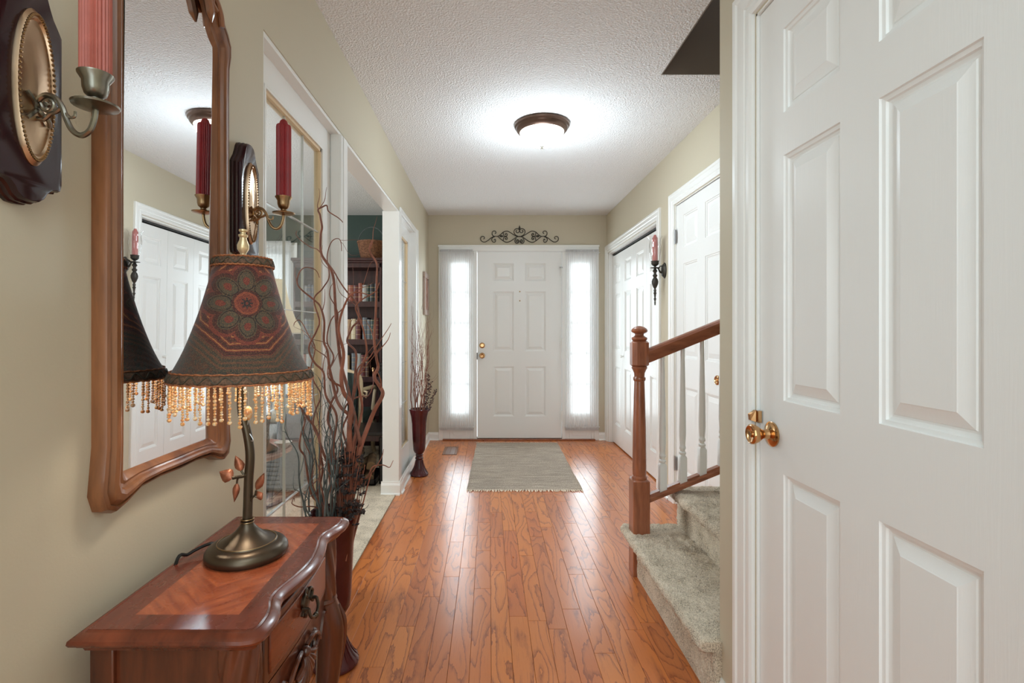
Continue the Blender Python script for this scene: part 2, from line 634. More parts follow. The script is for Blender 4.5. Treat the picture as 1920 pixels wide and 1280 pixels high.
# octagonal bands outside the flower
sec = g.M('SUBTRACT', g.M('MODULO', g.M('ADD', th, 100 * PI / 4 + PI / 8), PI / 4), PI / 8)
ro = g.M('MULTIPLY', r, g.M('COSINE', sec))
band = g.M('SINE', g.M('MULTIPLY', ro, 520.0))
bandc = g.mix(g.M('GREATER_THAN', band, 0.1), plum, red)
bandc = g.mix(g.M('GREATER_THAN', band, 0.93), bandc, gold)
bcol = g.mix(g.M('LESS_THAN', ro, 0.098), ground, bandc)
b2 = g.M('MULTIPLY', g.M('GREATER_THAN', ro, 0.098), g.M('LESS_THAN', ro, 0.125))
b2c = g.mix(g.M('GREATER_THAN', g.M('SINE', g.M('MULTIPLY', ro, 700.0)), 0.2), rgb(60, 56, 46), rgb(92, 60, 44))
bcol = g.mix(b2, bcol, b2c)
bcol = g.mix(g.M('LESS_THAN', r, g.M('ADD', Rp, 0.012)), bcol, red)
bcol = g.mix(g.M('LESS_THAN', r, g.M('ADD', Rp, 0.005)), bcol, plum)
# petals, each an oval with dotted rim and red heart
bcol = g.mix(g.M('LESS_THAN', r, Rp), bcol, olive)
pr = g.M('SUBTRACT', r, 0.044)
ps = g.M('MULTIPLY', r, g.M('SINE', sec))
pd = g.M('SQRT', g.M('ADD', g.M('POWER', g.M('MULTIPLY', pr, 0.75), 2.0), g.M('POWER', ps, 2.0)))
bcol = g.mix(g.M('MULTIPLY', g.M('GREATER_THAN', pd, 0.0162), g.M('LESS_THAN', r, Rp)), bcol, plum)
bcol = g.mix(g.M('MULTIPLY', g.M('LESS_THAN', g.M('ABSOLUTE', g.M('SUBTRACT', pd, 0.0136)), 0.0009), g.M('LESS_THAN', r, Rp)), bcol, rgb(34, 26, 24))
bcol = g.mix(g.M('MULTIPLY', g.M('LESS_THAN', pd, g.M('ADD', 0.003, g.M('MULTIPLY', med, 0.006))), g.M('GREATER_THAN', r, 0.026)), bcol, red)
bcol = g.mix(g.M('LESS_THAN', r, 0.026), bcol, plum)
bcol = g.mix(g.M('LESS_THAN', r, 0.0215), bcol, rgb(134, 64, 46))
bcol = g.mix(g.M('LESS_THAN', r, 0.0175), bcol, rgb(112, 48, 38))
bcol = g.mix(g.M('LESS_THAN', r, g.M('ADD', 0.0085, g.M('MULTIPLY', c8, 0.0025))), bcol, rgb(34, 28, 34))
bcol = g.mix(g.M('LESS_THAN', r, 0.003), bcol, red)
bcol = g.mix(g.M('MULTIPLY', g.M('GREATER_THAN', fine, 0.56), 0.5), bcol, g.mix(0.5, bcol, gold))
bcol = g.mix(g.M('MULTIPLY', g.M('LESS_THAN', fine, 0.42), 0.5), bcol, rgb(30, 22, 20))
g.set(Base_Color=bcol, Roughness=0.8, Sheen_Weight=0.2)
g.bump(g.M('ADD', fine, g.M('MULTIPLY', band, 0.3)), 0.5, 0.001)
M['shade'] = g.m
M['braid'] = plain('olive_and_copper_braid', rgb(98, 72, 54), 0.75, 0, 300, 0.6, 0.5, 260)
M['braid_edge'] = plain('copper_braid_edge', rgb(164, 100, 62), 0.7, 0, 300, 0.6, 0.4, 300)

g = G('woven_rag_rug')
co = g.coord()
a = g.noise(g.map(co, (6, 170, 1)), 1.0, 3, 0.7)
b = g.noise(g.map(co, (170, 70, 1)), 1.0, 2, 0.6)
c = g.noise(g.map(co, (1.5, 30, 1)), 1.0, 2)
f = g.M('ADD', g.M('MULTIPLY', a, 0.45), g.M('ADD', g.M('MULTIPLY', b, 0.4), g.M('MULTIPLY', c, 0.15)))
g.set(Base_Color=g.ramp(f, [(0.34, rgb(104, 93, 84)), (0.5, rgb(164, 150, 136)), (0.62, rgb(216, 200, 180))]), Roughness=0.95)
g.bump(f, 0.6, 0.004)
M['rug'] = g.m
M['fringe'] = plain('cream_rug_fringe', rgb(244, 228, 208), 0.9)

# ================================================================== the setting
XL, XR, YF, ZC = -0.658, 1.269, 5.48, 2.43
WT = 0.10                      # wall thickness


def st(name, mb, m, **kw):
    return struct(mb.build(name, m, **kw))


# ---- floor: subfloor with oak boards as pieces, carpet of the side room
sub = st('floor', MB().box(-4.5, 2.7, -2.7, 5.6, -0.12, -0.016), M['dark_gap'], smooth=False)
bw = 0.0755
ncol = 27
x = -0.672
rf = random.Random(11)


def board(x0, x1, y0, y1):
    cx, cy = (x0 + x1) / 2, (y0 + y1) / 2
    a, b = (x1 - x0) / 2 - 0.0004, (y1 - y0) / 2 - 0.0005
    c = 0.0009
    mb = MB()
    vs = [(-a, -b, -0.0155), (a, -b, -0.0155), (a, b, -0.0155), (-a, b, -0.0155),
          (-a, -b, -c), (a, -b, -c), (a, b, -c), (-a, b, -c),
          (-a + c, -b + c, 0), (a - c, -b + c, 0), (a - c, b - c, 0), (-a + c, b - c, 0)]
    fs = [(8, 9, 10, 11)]
    for i in range(4):
        j = (i + 1) % 4
        fs += [(i, j, 4 + j, 4 + i), (4 + i, 4 + j, 8 + j, 8 + i)]
    mb.add(vs, fs)
    return mb.build('oak_board', M['oak_floor'], sub, smooth=False, loc=(cx, cy, 0), recalc=False)


for k in range(ncol):
    x0 = -0.672 + k * bw
    x1 = min(x0 + bw, 1.36)
    y = 0.9 - rf.random() * 0.5
    while y < YF - 0.01:
        L = rf.choice([0.4, 0.6, 0.75, 0.9, 1.05, 1.2])
        y1 = min(y + L, YF)
        if YF - y1 < 0.15:
            y1 = YF
        if y1 > 0.95 and not (y1 < 1.5 and x0 > 0.75):
            board(x0, x1, y, y1)
        y = y1
o = MB().box(-0.672, 1.36, -2.6, 0.88, -0.0155, -0.0002).build('rear_floor_boards', M['oak_floor'], sub, smooth=False)
o['kind'] = 'stuff'


def carpet_fn(u, v):
    return (-4.4 + u * 3.728, 0.2 + v * 5.3, 0.006 + 0.004 * noise.noise((u * 90, v * 120, 0)))


mb = MB().grid(60, 90, carpet_fn)
mb.box(-4.4, -0.672, 0.2, 5.5, -0.0155, 0.001)
o = mb.build('carpet', M['carpet'], sub)
o['label'] = 'beige cut-pile carpet'

# ---- ceiling with the stairwell opening
mb = MB()
mb.box(-4.5, 0.84, -2.7, 5.6, ZC, ZC + 0.12)
mb.box(0.84, 2.7, 2.476, 5.6, ZC, ZC + 0.12)
mb.box(0.84, 2.7, -2.7, 1.616, ZC, ZC + 0.12)
st('ceiling', mb, M['ceiling'], smooth=False)

# ---- left wall: solid, header over the opening, solid
mb = MB()
mb.box(XL - WT, XL, -2.6, 1.477, -0.01, ZC)
mb.box(XL - WT, XL, 1.477, 4.50, 2.06, ZC)
mb.box(XL - WT, XL, 4.50, YF, -0.01, ZC)
st('wall_left', mb, M['wall'], smooth=False)
mb = MB()
mb.box(XL - WT - 0.002, XL - 0.003, 1.482, 4.47, 2.045, 2.0605)          # soffit board
mb.box(XL - WT - 0.002, XL - 0.002, 1.4765, 1.486, 0, 2.0455)
st('trim_1', mb, M['white'], smooth=False, bevel=0.001, bseg=1)
mb = MB()
mb.box(XL - WT - 0.012, XL + 0.010, 3.655, 3.76, 0, 2.046)               # far post
o = st('trim_2', mb, M['white'], bevel=0.004)
mb = MB()
mb.box(XL - WT - 0.012, XL + 0.006, 2.235, 2.325, 0, 2.046)              # near post
mb.box(XL + 0.004, XL + 0.010, 2.262, 2.322, 0.1, 2.046)
mb.box(XL - 0.04, XL + 0.003, 2.229, 2.236, 0, 2.046)
st('trim_3', mb, M['white'], bevel=0.003)
mb = MB()
mb.box(XL - WT, XL + 0.016, 4.455, 4.50, 0, 2.05)
mb.box(XL, XL + 0.016, 4.50, 4.57, 0, 2.085)
mb.box(XL + 0.014, XL + 0.022, 4.545, 4.575, 0, 2.085)
mb.box(XL, XL + 0.014, 3.70, 4.57, 2.046, 2.085)
st('trim_4', mb, M['white'], bevel=0.003)

# ---- far wall with entry opening and side-room window opening
mb = MB()
T = 0.12
WX0, WX1, WZ0, WZ1 = -3.05, -2.14, 0.42, 2.06
DX0, DX1, DZ1 = -0.50, 1.145, 2.062
mb.box(DX1, 2.7, YF, YF + T, -0.01, ZC)
mb.box(DX0, DX1, YF, YF + T, DZ1, ZC)
mb.box(XL - WT, DX0, YF, YF + T, -0.01, ZC)
st('wall_front', mb, M['wall'], smooth=False)
mb = MB()
mb.box(WX1, XL - WT, YF, YF + T, -0.01, ZC)
mb.box(WX0, WX1, YF, YF + T, WZ1, ZC)
mb.box(WX0, WX1, YF, YF + T, -0.01, WZ0)
mb.box(-4.5, WX0, YF, YF + T, -0.01, ZC)
st('wall_side_room', mb, M['green_wall'], smooth=False)
mb = MB()
mb.box(-4.5, -4.4, 0.1, YF, -0.01, ZC)
mb.box(-4.5, XL - WT, 0.1, 0.2, -0.01, ZC)
st('wall_side_room_left', mb, M['wall'], smooth=False)

# ---- right wall with door and closet openings, closet shell
D2Y0, D2Y1 = 2.645, 3.455
CY0, CY1, HZ = 3.82, 5.40, 2.008
mb = MB()
mb.box(XR, XR + WT, 2.60, D2Y0, -0.01, ZC)
mb.box(XR, XR + WT, D2Y0, D2Y1, 2.035, ZC)
mb.box(XR, XR + WT, D2Y1, CY0, -0.01, ZC)
mb.box(XR, XR + WT, CY0, CY1, HZ, ZC)
mb.box(XR, XR + WT, CY1, YF, -0.01, ZC)
st('wall_right', mb, M['wall'], smooth=False)
mb = MB()
mb.box(2.0, 2.1, 2.6, YF, -0.01, ZC)
mb.box(XR + WT, 2.0, 3.6, 3.66, -0.01, ZC)
st('wall_closet', mb, M['wall'], smooth=False)

# ---- near right wall with door opening; stairwell
NX = 0.736
ND0, ND1, NDZ = 0.628, 1.398, 2.052
mb = MB()
mb.box(NX, NX + 0.115, -2.6, ND0, -0.01, ZC)
mb.box(NX, NX + 0.115, ND0, ND1, NDZ, ZC)
mb.box(NX, NX + 0.115, ND1, 1.616, -0.01, ZC)
st('wall_right_near', mb, M['wall'], smooth=False)
mb = MB()
mb.box(NX + 0.115, 2.7, 1.516, 1.616, -0.01, ZC + 0.01)
mb.box(XR + WT, 2.7, 2.60, 2.70, -0.01, ZC)
mb.box(2.6, 2.7, 1.616, 2.6, -0.01, 5.0)
st('wall_stair', mb, M['wall'], smooth=False)
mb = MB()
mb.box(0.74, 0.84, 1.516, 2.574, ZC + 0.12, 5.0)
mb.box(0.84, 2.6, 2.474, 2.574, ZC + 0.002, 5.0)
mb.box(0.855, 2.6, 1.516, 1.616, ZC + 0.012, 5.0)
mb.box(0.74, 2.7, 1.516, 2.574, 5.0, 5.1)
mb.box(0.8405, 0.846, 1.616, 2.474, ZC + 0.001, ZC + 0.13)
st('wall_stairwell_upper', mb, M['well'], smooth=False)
mb = MB()
mb.box(-4.5, 2.7, -2.7, -2.6, -0.01, ZC)
mb.box(NX + 0.115, 0.95, -2.6, 1.52, -0.01, ZC)
st('wall_back', mb, M['wall'], smooth=False)


# ---- baseboards (moulded profile swept along a run)
def baseboard(name, runs, h=0.085, t=0.014):
    mb = MB()
    for (x0, y0, x1, y1, nx, ny) in runs:
        prof = [(0, 0), (t, 0), (t, h * 0.72), (t * 0.75, h * 0.80), (t * 0.45, h * 0.88), (t * 0.4, h), (0, h)]
        pts = [(x0 + nx * d, y0 + ny * d, z) for d, z in prof]
        mb.prism(pts, (x1 - x0, y1 - y0, 0))
        if abs(nx) > 0:        # shoe mould
            pts = [(x0 + nx * d, y0, z) for d, z in ((t, 0), (t + 0.011, 0), (t + 0.009, 0.009), (t, 0.014))]
        else:
            pts = [(x0, y0 + ny * d, z) for d, z in ((t, 0), (t + 0.011, 0), (t + 0.009, 0.009), (t, 0.014))]
        mb.prism(pts, (x1 - x0, y1 - y0, 0))
    return st(name, mb, M['white'], smooth=False)


baseboard('baseboard_left', [(XL, 4.575, XL, YF, 1, 0), (XL, -2.6, XL, 1.47, 1, 0), (XL, 3.77, XL, 4.455, 1, 0)])
baseboard('baseboard_front', [(XL, YF, -0.545, YF, 0, -1), (1.185, YF, XR, YF, 0, -1)])
baseboard('baseboard_right', [(XR, 3.545, XR, 3.735, -1, 0)])
baseboard('baseboard_post', [(XL + 0.01, 3.655, XL + 0.01, 3.76, 1, 0), (XL - WT - 0.02, 3.655, XL + 0.018, 3.655, 0, -1)], h=0.095)
baseboard('baseboard_right_near', [(NX, 1.495, NX, 1.616, -1, 0), (NX, -2.6, NX, 0.54, -1, 0)])


# ---- moulded panel doors
def panel_leaf(parent, T3, W, H, rects, th=0.035, name='leaf', mslab=None):
    """slab with panel holes plus one raised panel per hole; T3(u, v, w) gives local coordinates"""
    us = sorted({0, W} | {r[0] for r in rects} | {r[1] for r in rects})
    vs_ = sorted({0, H} | {r[2] for r in rects} | {r[3] for r in rects})
    mb = MB()
    for i in range(len(us) - 1):
        for j in range(len(vs_) - 1):
            cu, cv = (us[i] + us[i + 1]) / 2, (vs_[j] + vs_[j + 1]) / 2
            if any(r[0] < cu < r[1] and r[2] < cv < r[3] for r in rects):
                continue
            q = [(us[i], vs_[j]), (us[i + 1], vs_[j]), (us[i + 1], vs_[j + 1]), (us[i], vs_[j + 1])]
            mb.add([T3(a, b, 0) for a, b in q], [(0, 1, 2, 3)])
    c = [(0, 0), (W, 0), (W, H), (0, H)]
    mb.add([T3(a, b, 0) for a, b in c] + [T3(a, b, -th) for a, b in c], [(4, 7, 6, 5)] + [(i, (i + 1) % 4, 4 + (i + 1) % 4, 4 + i) for i in range(4)])
    leaf = mb.build(name, mslab or M['door'], parent, smooth=False)
    for (u0, u1, v0, v1) in rects:
        k = min(1.0, (u1 - u0) / 0.2)
        rings = [(0, 0), (0.0015, -0.0045), (0.009 * k, -0.006), (0.011 * k, -0.0105), (0.017 * k, -0.0125), (0.021 * k, -0.0125), (0.023 * k, -0.0105), (0.045 * k, -0.0035), (0.047 * k, -0.0025)]
        mb = MB()
        V = []
        for (d, w) in rings:
            V += [T3(u0 + d, v0 + d, w), T3(u1 - d, v0 + d, w), T3(u1 - d, v1 - d, w), T3(u0 + d, v1 - d, w)]
        Fs = []
        for r_ in range(len(rings) - 1):
            for i in range(4):
                j = (i + 1) % 4
                Fs.append((r_ * 4 + i, r_ * 4 + j, r_ * 4 + 4 + j, r_ * 4 + 4 + i))
        n = (len(rings) - 1) * 4
        Fs.append((n, n + 1, n + 2, n + 3))
        mb.add(V, Fs)
        mb.build('panel', M['door'], leaf, smooth=False)
    return leaf


def six(W, us=None):
    if us is None:
        a = 0.147 * W
        pw = (W - 2 * a - 0.14 * W) / 2
        us = [(a, a + pw), (W - a - pw, W - a)]
    return [(u0, u1, v0, v1) for (u0, u1) in us for (v0, v1) in ((0.24, 0.81), (0.995, 1.615), (1.723, 1.935))]


def casing(parent, T3, W, H, w=0.085, t=0.016, left=True, right=True, name='casing'):
    """moulded casing round an opening 0..W by 0..H; profile stepped like the photograph's"""
    prof = [(0.004, 0.0), (0.004, t * 0.55), (0.012, t * 0.8), (0.026, t * 0.8), (0.030, t * 0.55), (0.036, t * 0.9), (w * 0.72, t), (w * 0.78, t * 1.25), (w * 0.93, t * 1.25), (w, t * 0.9), (w, 0)]
    mb = MB()
    path = []
    V = []
    for (d, ww) in prof:
        V.append([T3(-d, 0, ww), T3(-d, H + d, ww), T3(W + d, H + d, ww), T3(W + d, 0, ww)])
    vs = [p for row in V for p in row]
    fs = []
    segs = ([0] if left else []) + [1] + ([2] if right else [])
    for i in range(len(prof) - 1):
        for s in segs:
            fs.append((i * 4 + s, i * 4 + s + 1, (i + 1) * 4 + s + 1, (i + 1) * 4 + s))
    fs += [tuple(i * 4 for i in range(len(prof))), tuple(i * 4 + 3 for i in range(len(prof)))]
    mb.add(vs, fs)
    return mb.build(name, M['white'], parent, smooth=False)


def jamb(parent, T3, W, H, d0, d1, t=0.012):
    mb = MB()
    for (u0, u1, v0, v1) in ((-0.001, t, 0, H), (W - t, W + 0.001, 0, H), (0, W, H - t, H + 0.001)):
        P = [T3(u, v, w) for w in (d0, d1) for (u, v) in ((u0, v0), (u1, v0), (u1, v1), (u0, v1))]
        mb.add(P, [(0, 1, 2, 3), (4, 7, 6, 5)] + [(i, (i + 1) % 4, 4 + (i + 1) % 4, 4 + i) for i in range(4)])
    return mb.build('jamb', M['white'], parent, smooth=False)


KNOB = [(0.0, 0), (0.0325, 0), (0.033, 0.004), (0.030, 0.007), (0.022, 0.010), (0.0135, 0.013), (0.0125, 0.018), (0.0115, 0.026), (0.014, 0.030), (0.0215, 0.040), (0.0265, 0.052), (0.0262, 0.057), (0.022, 0.0605), (0.020, 0.058), (0.008, 0.056), (0.007, 0.060), (0.0, 0.060)]


def knob(parent, c, axis, sc=1.0, prof=KNOB, name='knob'):
    return MB().lathe([(r * sc, z * sc) for r, z in prof], c, axis, 28).build(name, M['brass'], parent, angle=50)


def hinge(parent, c, axis, h=0.09):
    """leaf plates and barrel; axis = wall normal direction letter"""
    x, y, z = c
    mb = MB()
    if axis == 'x':
        mb.box(x - 0.002, x, y - 0.017, y + 0.017, z - h / 2, z + h / 2)
        mb.lathe([(0.0055, -h / 2 - .004), (0.0055, h / 2 + .004)], (x - 0.005, y, z), 'z', 10)
        for k in range(1, 4):
            mb.box(x - 0.0025, x, y + 0.006, y + 0.012, z - h / 2 + k * h / 4 - .003, z - h / 2 + k * h / 4 + .003)
    else:
        mb.box(x - 0.017, x + 0.017, y - 0.002, y, z - h / 2, z + h / 2)
        mb.lathe([(0.0055, -h / 2 - .004), (0.0055, h / 2 + .004)], (x, y - 0.005, z), 'z', 10)
    return mb.build('hinge', M['steel'] if axis == 'x' else M['white'], parent)


# near door on the right (door_1): u runs from latch edge toward the camera
d1 = struct(empty('door_1', (NX, ND1 - 0.008, 0)))
T1 = lambda u, v, w: (-w + 0.008, -u, v + 0.008)
WD = 0.745
panel_leaf(d1, T1, WD, 2.035, six(WD, [(0.109, 0.316), (0.423, 0.628)]))
TC = lambda u, v, w: (-w, 0.008 - u, v)
casing(d1, TC, ND1 - ND0, NDZ, 0.095, 0.018)
jamb(d1, TC, ND1 - ND0, NDZ, -0.001, -0.115, 0.006)
knob(d1, (0.008, 1.33 - (ND1 - 0.008), 0.909), '-x')
mb = MB()
mb.box(-0.004, 0.006, -0.012, 0.010, 0.930, 0.962)
mb.prism([(-0.004, 0.0, 0.930), (-0.016, 0.004, 0.934), (-0.018, 0.004, 0.950), (-0.004, 0.0, 0.962)], (0, 0.012, 0))
mb.build('strike_plate', M['brass'], d1, smooth=False)
MB().box(0.055, 0.11, -0.775, -0.0, 0, 2.045).build('door_backing', M['dark_gap'], d1, smooth=False)

# far right door (door_2)
d2 = struct(empty('door_2', (XR, D2Y1, 0)))
W2 = D2Y1 - D2Y0 - 0.012
T2 = lambda u, v, w: (-w + 0.008, -u - 0.006, v + 0.006)
panel_leaf(d2, T2, W2, 2.02, six(W2))
TC2 = lambda u, v, w: (-w, -u, v)
casing(d2, TC2, D2Y1 - D2Y0, 2.035, 0.085, 0.016, right=True)
jamb(d2, TC2, D2Y1 - D2Y0, 2.035, -0.001, -0.1, 0.005)
knob(d2, (0.008, -W2 + 0.06, 0.915), '-x')
for z in (0.28, 1.82):
    hinge(d2, (0.0, -0.006, z), 'x')
MB().box(0.05, 0.09, -0.81, 0.0, 0, 2.03).build('door_backing', M['dark_gap'], d2, smooth=False)

# closet with four bifold leaves (door_3)
d3 = struct(empty('door_3', (XR, CY1, 0)))
WC = CY1 - CY0
casing(d3, TC2, WC, HZ, 0.082, 0.016)
jamb(d3, TC2, WC, HZ, -0.001, -0.1, 0.014)
LW = (WC - 0.036) / 4
for k in range(4):
    fold = 0.0
    T3 = (lambda k: (lambda u, v, w: (-w + 0.046, -(0.016 + k * LW + 0.0015 + u), v + 0.012)))(k)
    rects = [(0.085, LW - 0.085, v0, v1) for (v0, v1) in ((0.20, 0.80), (0.97, 1.55), (1.65, 1.86))]
    panel_leaf(d3, T3, LW - 0.003, 1.955, rects, th=0.03)
for k in (1, 3):
    MB().lathe([(0.0, 0), (0.008, 0), (0.008, 0.01), (0.016, 0.02), (0.013, 0.028), (0, 0.028)], (0.046, -(0.016 + k * LW + (0.03 if k == 1 else 0.03)), 0.93), '-x', 16).build('knob', M['white'], d3)
MB().box(0.044, 0.075, -(WC - 0.014), -0.014, 1.978, 1.994).build('track', M['dark_gap'], d3, smooth=False)
MB().box(0.079, 0.09, -(WC - 0.014), -0.014, 0.0, 2.008).build('dark_closet_sheet', M['dark_gap'], d3, smooth=False)  # dark sheet added behind the leaves for the unlit closet interior

# ---- entry unit: front door with two sidelights (door_4, window_1, window_2)
d4 = struct(empty('door_4', (0, YF, 0)))
mb = MB()
t = 0.016
yy = -t
for (x0, x1, z0, z1) in ((-0.545, -0.495, 0, 2.039), (1.135, 1.185, 0, 2.039), (-0.545, 1.185, 2.04, 2.097)):
    mb.box(x0, x1, -t, 0, z0, z1)
mb.box(-0.55, 1.19, -t - 0.008, -0.002, 2.085, 2.105)
mb.build('casing', M['white'], d4, bevel=0.003)
mb = MB()
mb.box(-0.50, 1.145, 0, 0.10, 2.043, 2.062)
mb.box(-0.168, -0.131, -0.008, 0.10, 0, 2.045)
mb.box(0.789, 0.824, -0.008, 0.10, 0, 2.045)
mb.box(-0.168, 0.824, -0.004, 0.10, 2.036, 2.046)
mb.build('jamb', M['white'], d4, bevel=0.002)
mb = MB()
mb.box(-0.50, 1.145, -0.03, 0.12, 0.0, 0.014)
mb.build('threshold', M['newel'], d4, bevel=0.003)
mb = MB()
mb.box(-0.131, 0.789, 0.020, 0.10, 0.012, 0.018)
mb.build('door_sweep', M['dark_gap'], d4, smooth=False)
T4 = lambda u, v, w: (-0.127 + u, -w + 0.006, v + 0.02)
panel_leaf(d4, T4, 0.912, 2.012, [(u0, u1, v0, v1) for (u0, u1) in ((0.17, 0.395), (0.515, 0.74)) for (v0, v1) in ((0.235, 0.775), (0.94, 1.585), (1.70, 1.89))], th=0.045)
knob(d4, (-0.075, 0.006, 0.912), '-y', 0.95)
knob(d4, (-0.075, 0.006, 1.022), '-y', 1.0, [(0, 0), (0.031, 0), (0.031, 0.006), (0.027, 0.012), (0.016, 0.014), (0.016, 0.018), (0, 0.018)], 'deadbolt')
MB().box(-0.077, -0.073, -0.030, -0.008, 1.008, 1.036).build('thumb_turn', M['brass'], d4, bevel=0.001)
for z in (1.505, 1.605):
    MB().lathe([(0, 0), (0.008, 0), (0.007, 0.004), (0.003, 0.005), (0.0, 0.004)], (0.333, 0.006, z), '-y', 14).build('peephole', M['oldbrass'], d4)
for z in (0.26, 1.05, 1.82):
    hinge(d4, (0.787, -0.010, z), 'y', 0.10)
mb = MB()
mb.box(0.768, 0.792, -0.03, -0.008, 1.855, 1.868)
mb.tube([(0.79, -0.02, 1.862), (0.762, -0.045, 1.862)], 0.006, 8)
mb.build('door_stop', M['steel'], d4)
mb = MB()
mb.box(-0.1315, -0.1255, -0.010, 0.0, 0.87, 0.945)
mb.build('strike_plate', M['dark_gap'], d4, smooth=False)

for nm, x0, x1, gx0, gx1 in (('window_1', -0.500, -0.168, -0.425, -0.205), ('window_2', 0.824, 1.145, 0.868, 1.105)):
    w_ = struct(empty(nm, ((x0 + x1) / 2, YF, 0)))
    cx = (x0 + x1) / 2
    a, b = x0 - cx, x1 - cx
    ga, gb = gx0 - cx, gx1 - cx
    mb = MB()
    mb.box(a, ga, 0.0, 0.06, 0.012, 2.045)
    mb.box(gb, b, 0.0, 0.06, 0.012, 2.045)
    mb.box(ga, gb, 0.0, 0.06, 0.012, 0.27)
    mb.box(ga, gb, 0.0, 0.06, 1.93, 2.045)
    mb.build('frame', M['white'], w_, bevel=0.003)
    mb = MB()
    for (u0, u1, v0, v1) in ((ga, ga + 0.012, 0.27, 1.93), (gb - 0.012, gb, 0.27, 1.93), (ga, gb, 0.27, 0.282), (ga, gb, 1.918, 1.93)):
        mb.box(u0, u1, 0.006, 0.03, v0, v1)
    mb.build('glazing_bead', M['white'], w_, bevel=0.002)
    ph = (1.93 - 0.27) / 5
    for k in range(5):
        z0 = 0.27 + k * ph
        MB().box(ga + 0.002, gb - 0.002, 0.030, 0.034, z0 + 0.002, z0 + ph - 0.002).build('pane', M['glass'], w_, smooth=False)
        if k:
            MB().box(ga, gb, 0.022, 0.042, z0 - 0.008, z0 + 0.008).build('muntin', M['white'], w_, bevel=0.002)
    MB().box(ga + 0.04, gb - 0.04, -0.004, 0.001, 0.05, 0.10).build('kick_panel', M['white'], w_, bevel=0.002)


# ---- fixed glazed screens in the left opening (window_3, window_4)
def screen(nm, y0, y1, gy0, gy1):
    w_ = struct(empty(nm, (XL - 0.042, y0, 0)))
    L = y1 - y0
    a, b = gy0 - y0, gy1 - y0
    gz0, gz1 = 0.232, 1.94
    mb = MB()
    mb.box(-0.035, 0, 0, a, 0, 2.045)
    mb.box(-0.035, 0, b, L, 0, 2.045)
    mb.box(-0.035, 0, a, b, 0, gz0)
    mb.box(-0.035, 0, a, b, gz1, 2.045)
    mb.build('frame', M['door'], w_, smooth=False)
    mb = MB()
    for d, wx, c0 in ((-0.0006, 0.003, 0.010), (0.012, 0.001, 0.006)):
        mb.box(-0.01, wx, a - c0 - d, a - d, gz0 - c0 - d, gz1 + c0 + d)
        mb.box(-0.01, wx, b + d, b + d + c0, gz0 - c0 - d, gz1 + c0 + d)
        mb.box(-0.01, wx, a - d, b + d, gz0 - c0 - d, gz0 - d)
        mb.box(-0.01, wx, a - d, b + d, gz1 + d, gz1 + c0 + d)
    mb.build('moulding', M['white'], w_, smooth=False)
    mb = MB()
    for (q0, q1, z0, z1) in ((a, a + 0.012, gz0, gz1), (b - 0.012, b, gz0, gz1), (a, b, gz0, gz0 + 0.012), (a, b, gz1 - 0.012, gz1)):
        mb.box(-0.030, -0.004, q0, q1, z0, z1)
    mb.build('glazing_stop', M['stop'], w_, smooth=False)
    pw = (b - a - 0.024) / 3
    ph = (gz1 - gz0 - 0.024) / 5
    for i in range(3):
        for k in range(5):
            q0 = a + 0.012 + i * pw
            z0 = gz0 + 0.012 + k * ph
            MB().box(-0.018, -0.014, q0 + 0.0005, q0 + pw - 0.0005, z0 + 0.0005, z0 + ph - 0.0005).build('pane', M['glass'], w_, smooth=False)
    for i in (1, 2):
        q = a + 0.012 + i * pw
        MB().box(-0.0205, -0.0115, q - 0.0022, q + 0.0022, gz0, gz1).build('bevel_line', M['came'], w_, smooth=False)
    for k in (1, 2, 3, 4):
        z = gz0 + 0.012 + k * ph
        t_ = 0.0025 if k in (1, 4) else 0.0015
        MB().box(-0.0203, -0.0117, a, b, z - t_, z + t_).build('bevel_line', M['came'], w_, smooth=False)


screen('window_3', 1.488, 2.232, 1.585, 2.125)
screen('window_4', 3.762, 4.455, 3.855, 4.37)

# ---- side room window (window_5)
w_ = struct(empty('window_5', ((WX0 + WX1) / 2, YF, 0)))
hw = (WX1 - WX0) / 2
mb = MB()
for (x0, x1, z0, z1) in ((-hw - 0.07, -hw, WZ0 - 0.07, WZ1 + 0.07), (hw, hw + 0.07, WZ0 - 0.07, WZ1 + 0.07), (-hw, hw, WZ1, WZ1 + 0.07), (-hw - 0.02, hw + 0.02, WZ0 - 0.09, WZ0)):
    mb.box(x0, x1, -0.016, 0.0, z0, z1)
mb.build('casing', M['white'], w_, bevel=0.003)
for z0, z1 in ((WZ0, (WZ0 + WZ1) / 2 + 0.02), ((WZ0 + WZ1) / 2 - 0.02, WZ1)):
    mb = MB()
    mb.box(-hw, -hw + 0.04, 0.03, 0.06, z0, z1)
    mb.box(hw - 0.04, hw, 0.03, 0.06, z0, z1)
    mb.box(-hw, hw, 0.03, 0.06, z0, z0 + 0.04)
    mb.box(-hw, hw, 0.03, 0.06, z1 - 0.04, z1)
    mb.build('sash', M['white'], w_, bevel=0.002)
    MB().box(-hw + 0.04, hw - 0.04, 0.042, 0.046, z0 + 0.04, z1 - 0.04).build('pane', M['glass'], w_, smooth=False)
for k in range(60):
    z = WZ0 + 0.02 + k * (WZ1 - WZ0 - 0.04) / 60
    MB().add([(-hw + 0.01, 0.004, z - 0.006), (hw - 0.01, 0.004, z - 0.006), (hw - 0.01, 0.022, z + 0.006), (-hw + 0.01, 0.022, z + 0.006)], [(0, 1, 2, 3)]).build('blind_slat', M['white'], w_, smooth=False)


# ================================================================== staircase
stair = thing('staircase', 'carpeted oak-railed staircase rising to the right behind the near wall', 'stairs', (0.71, 2.09, 0))


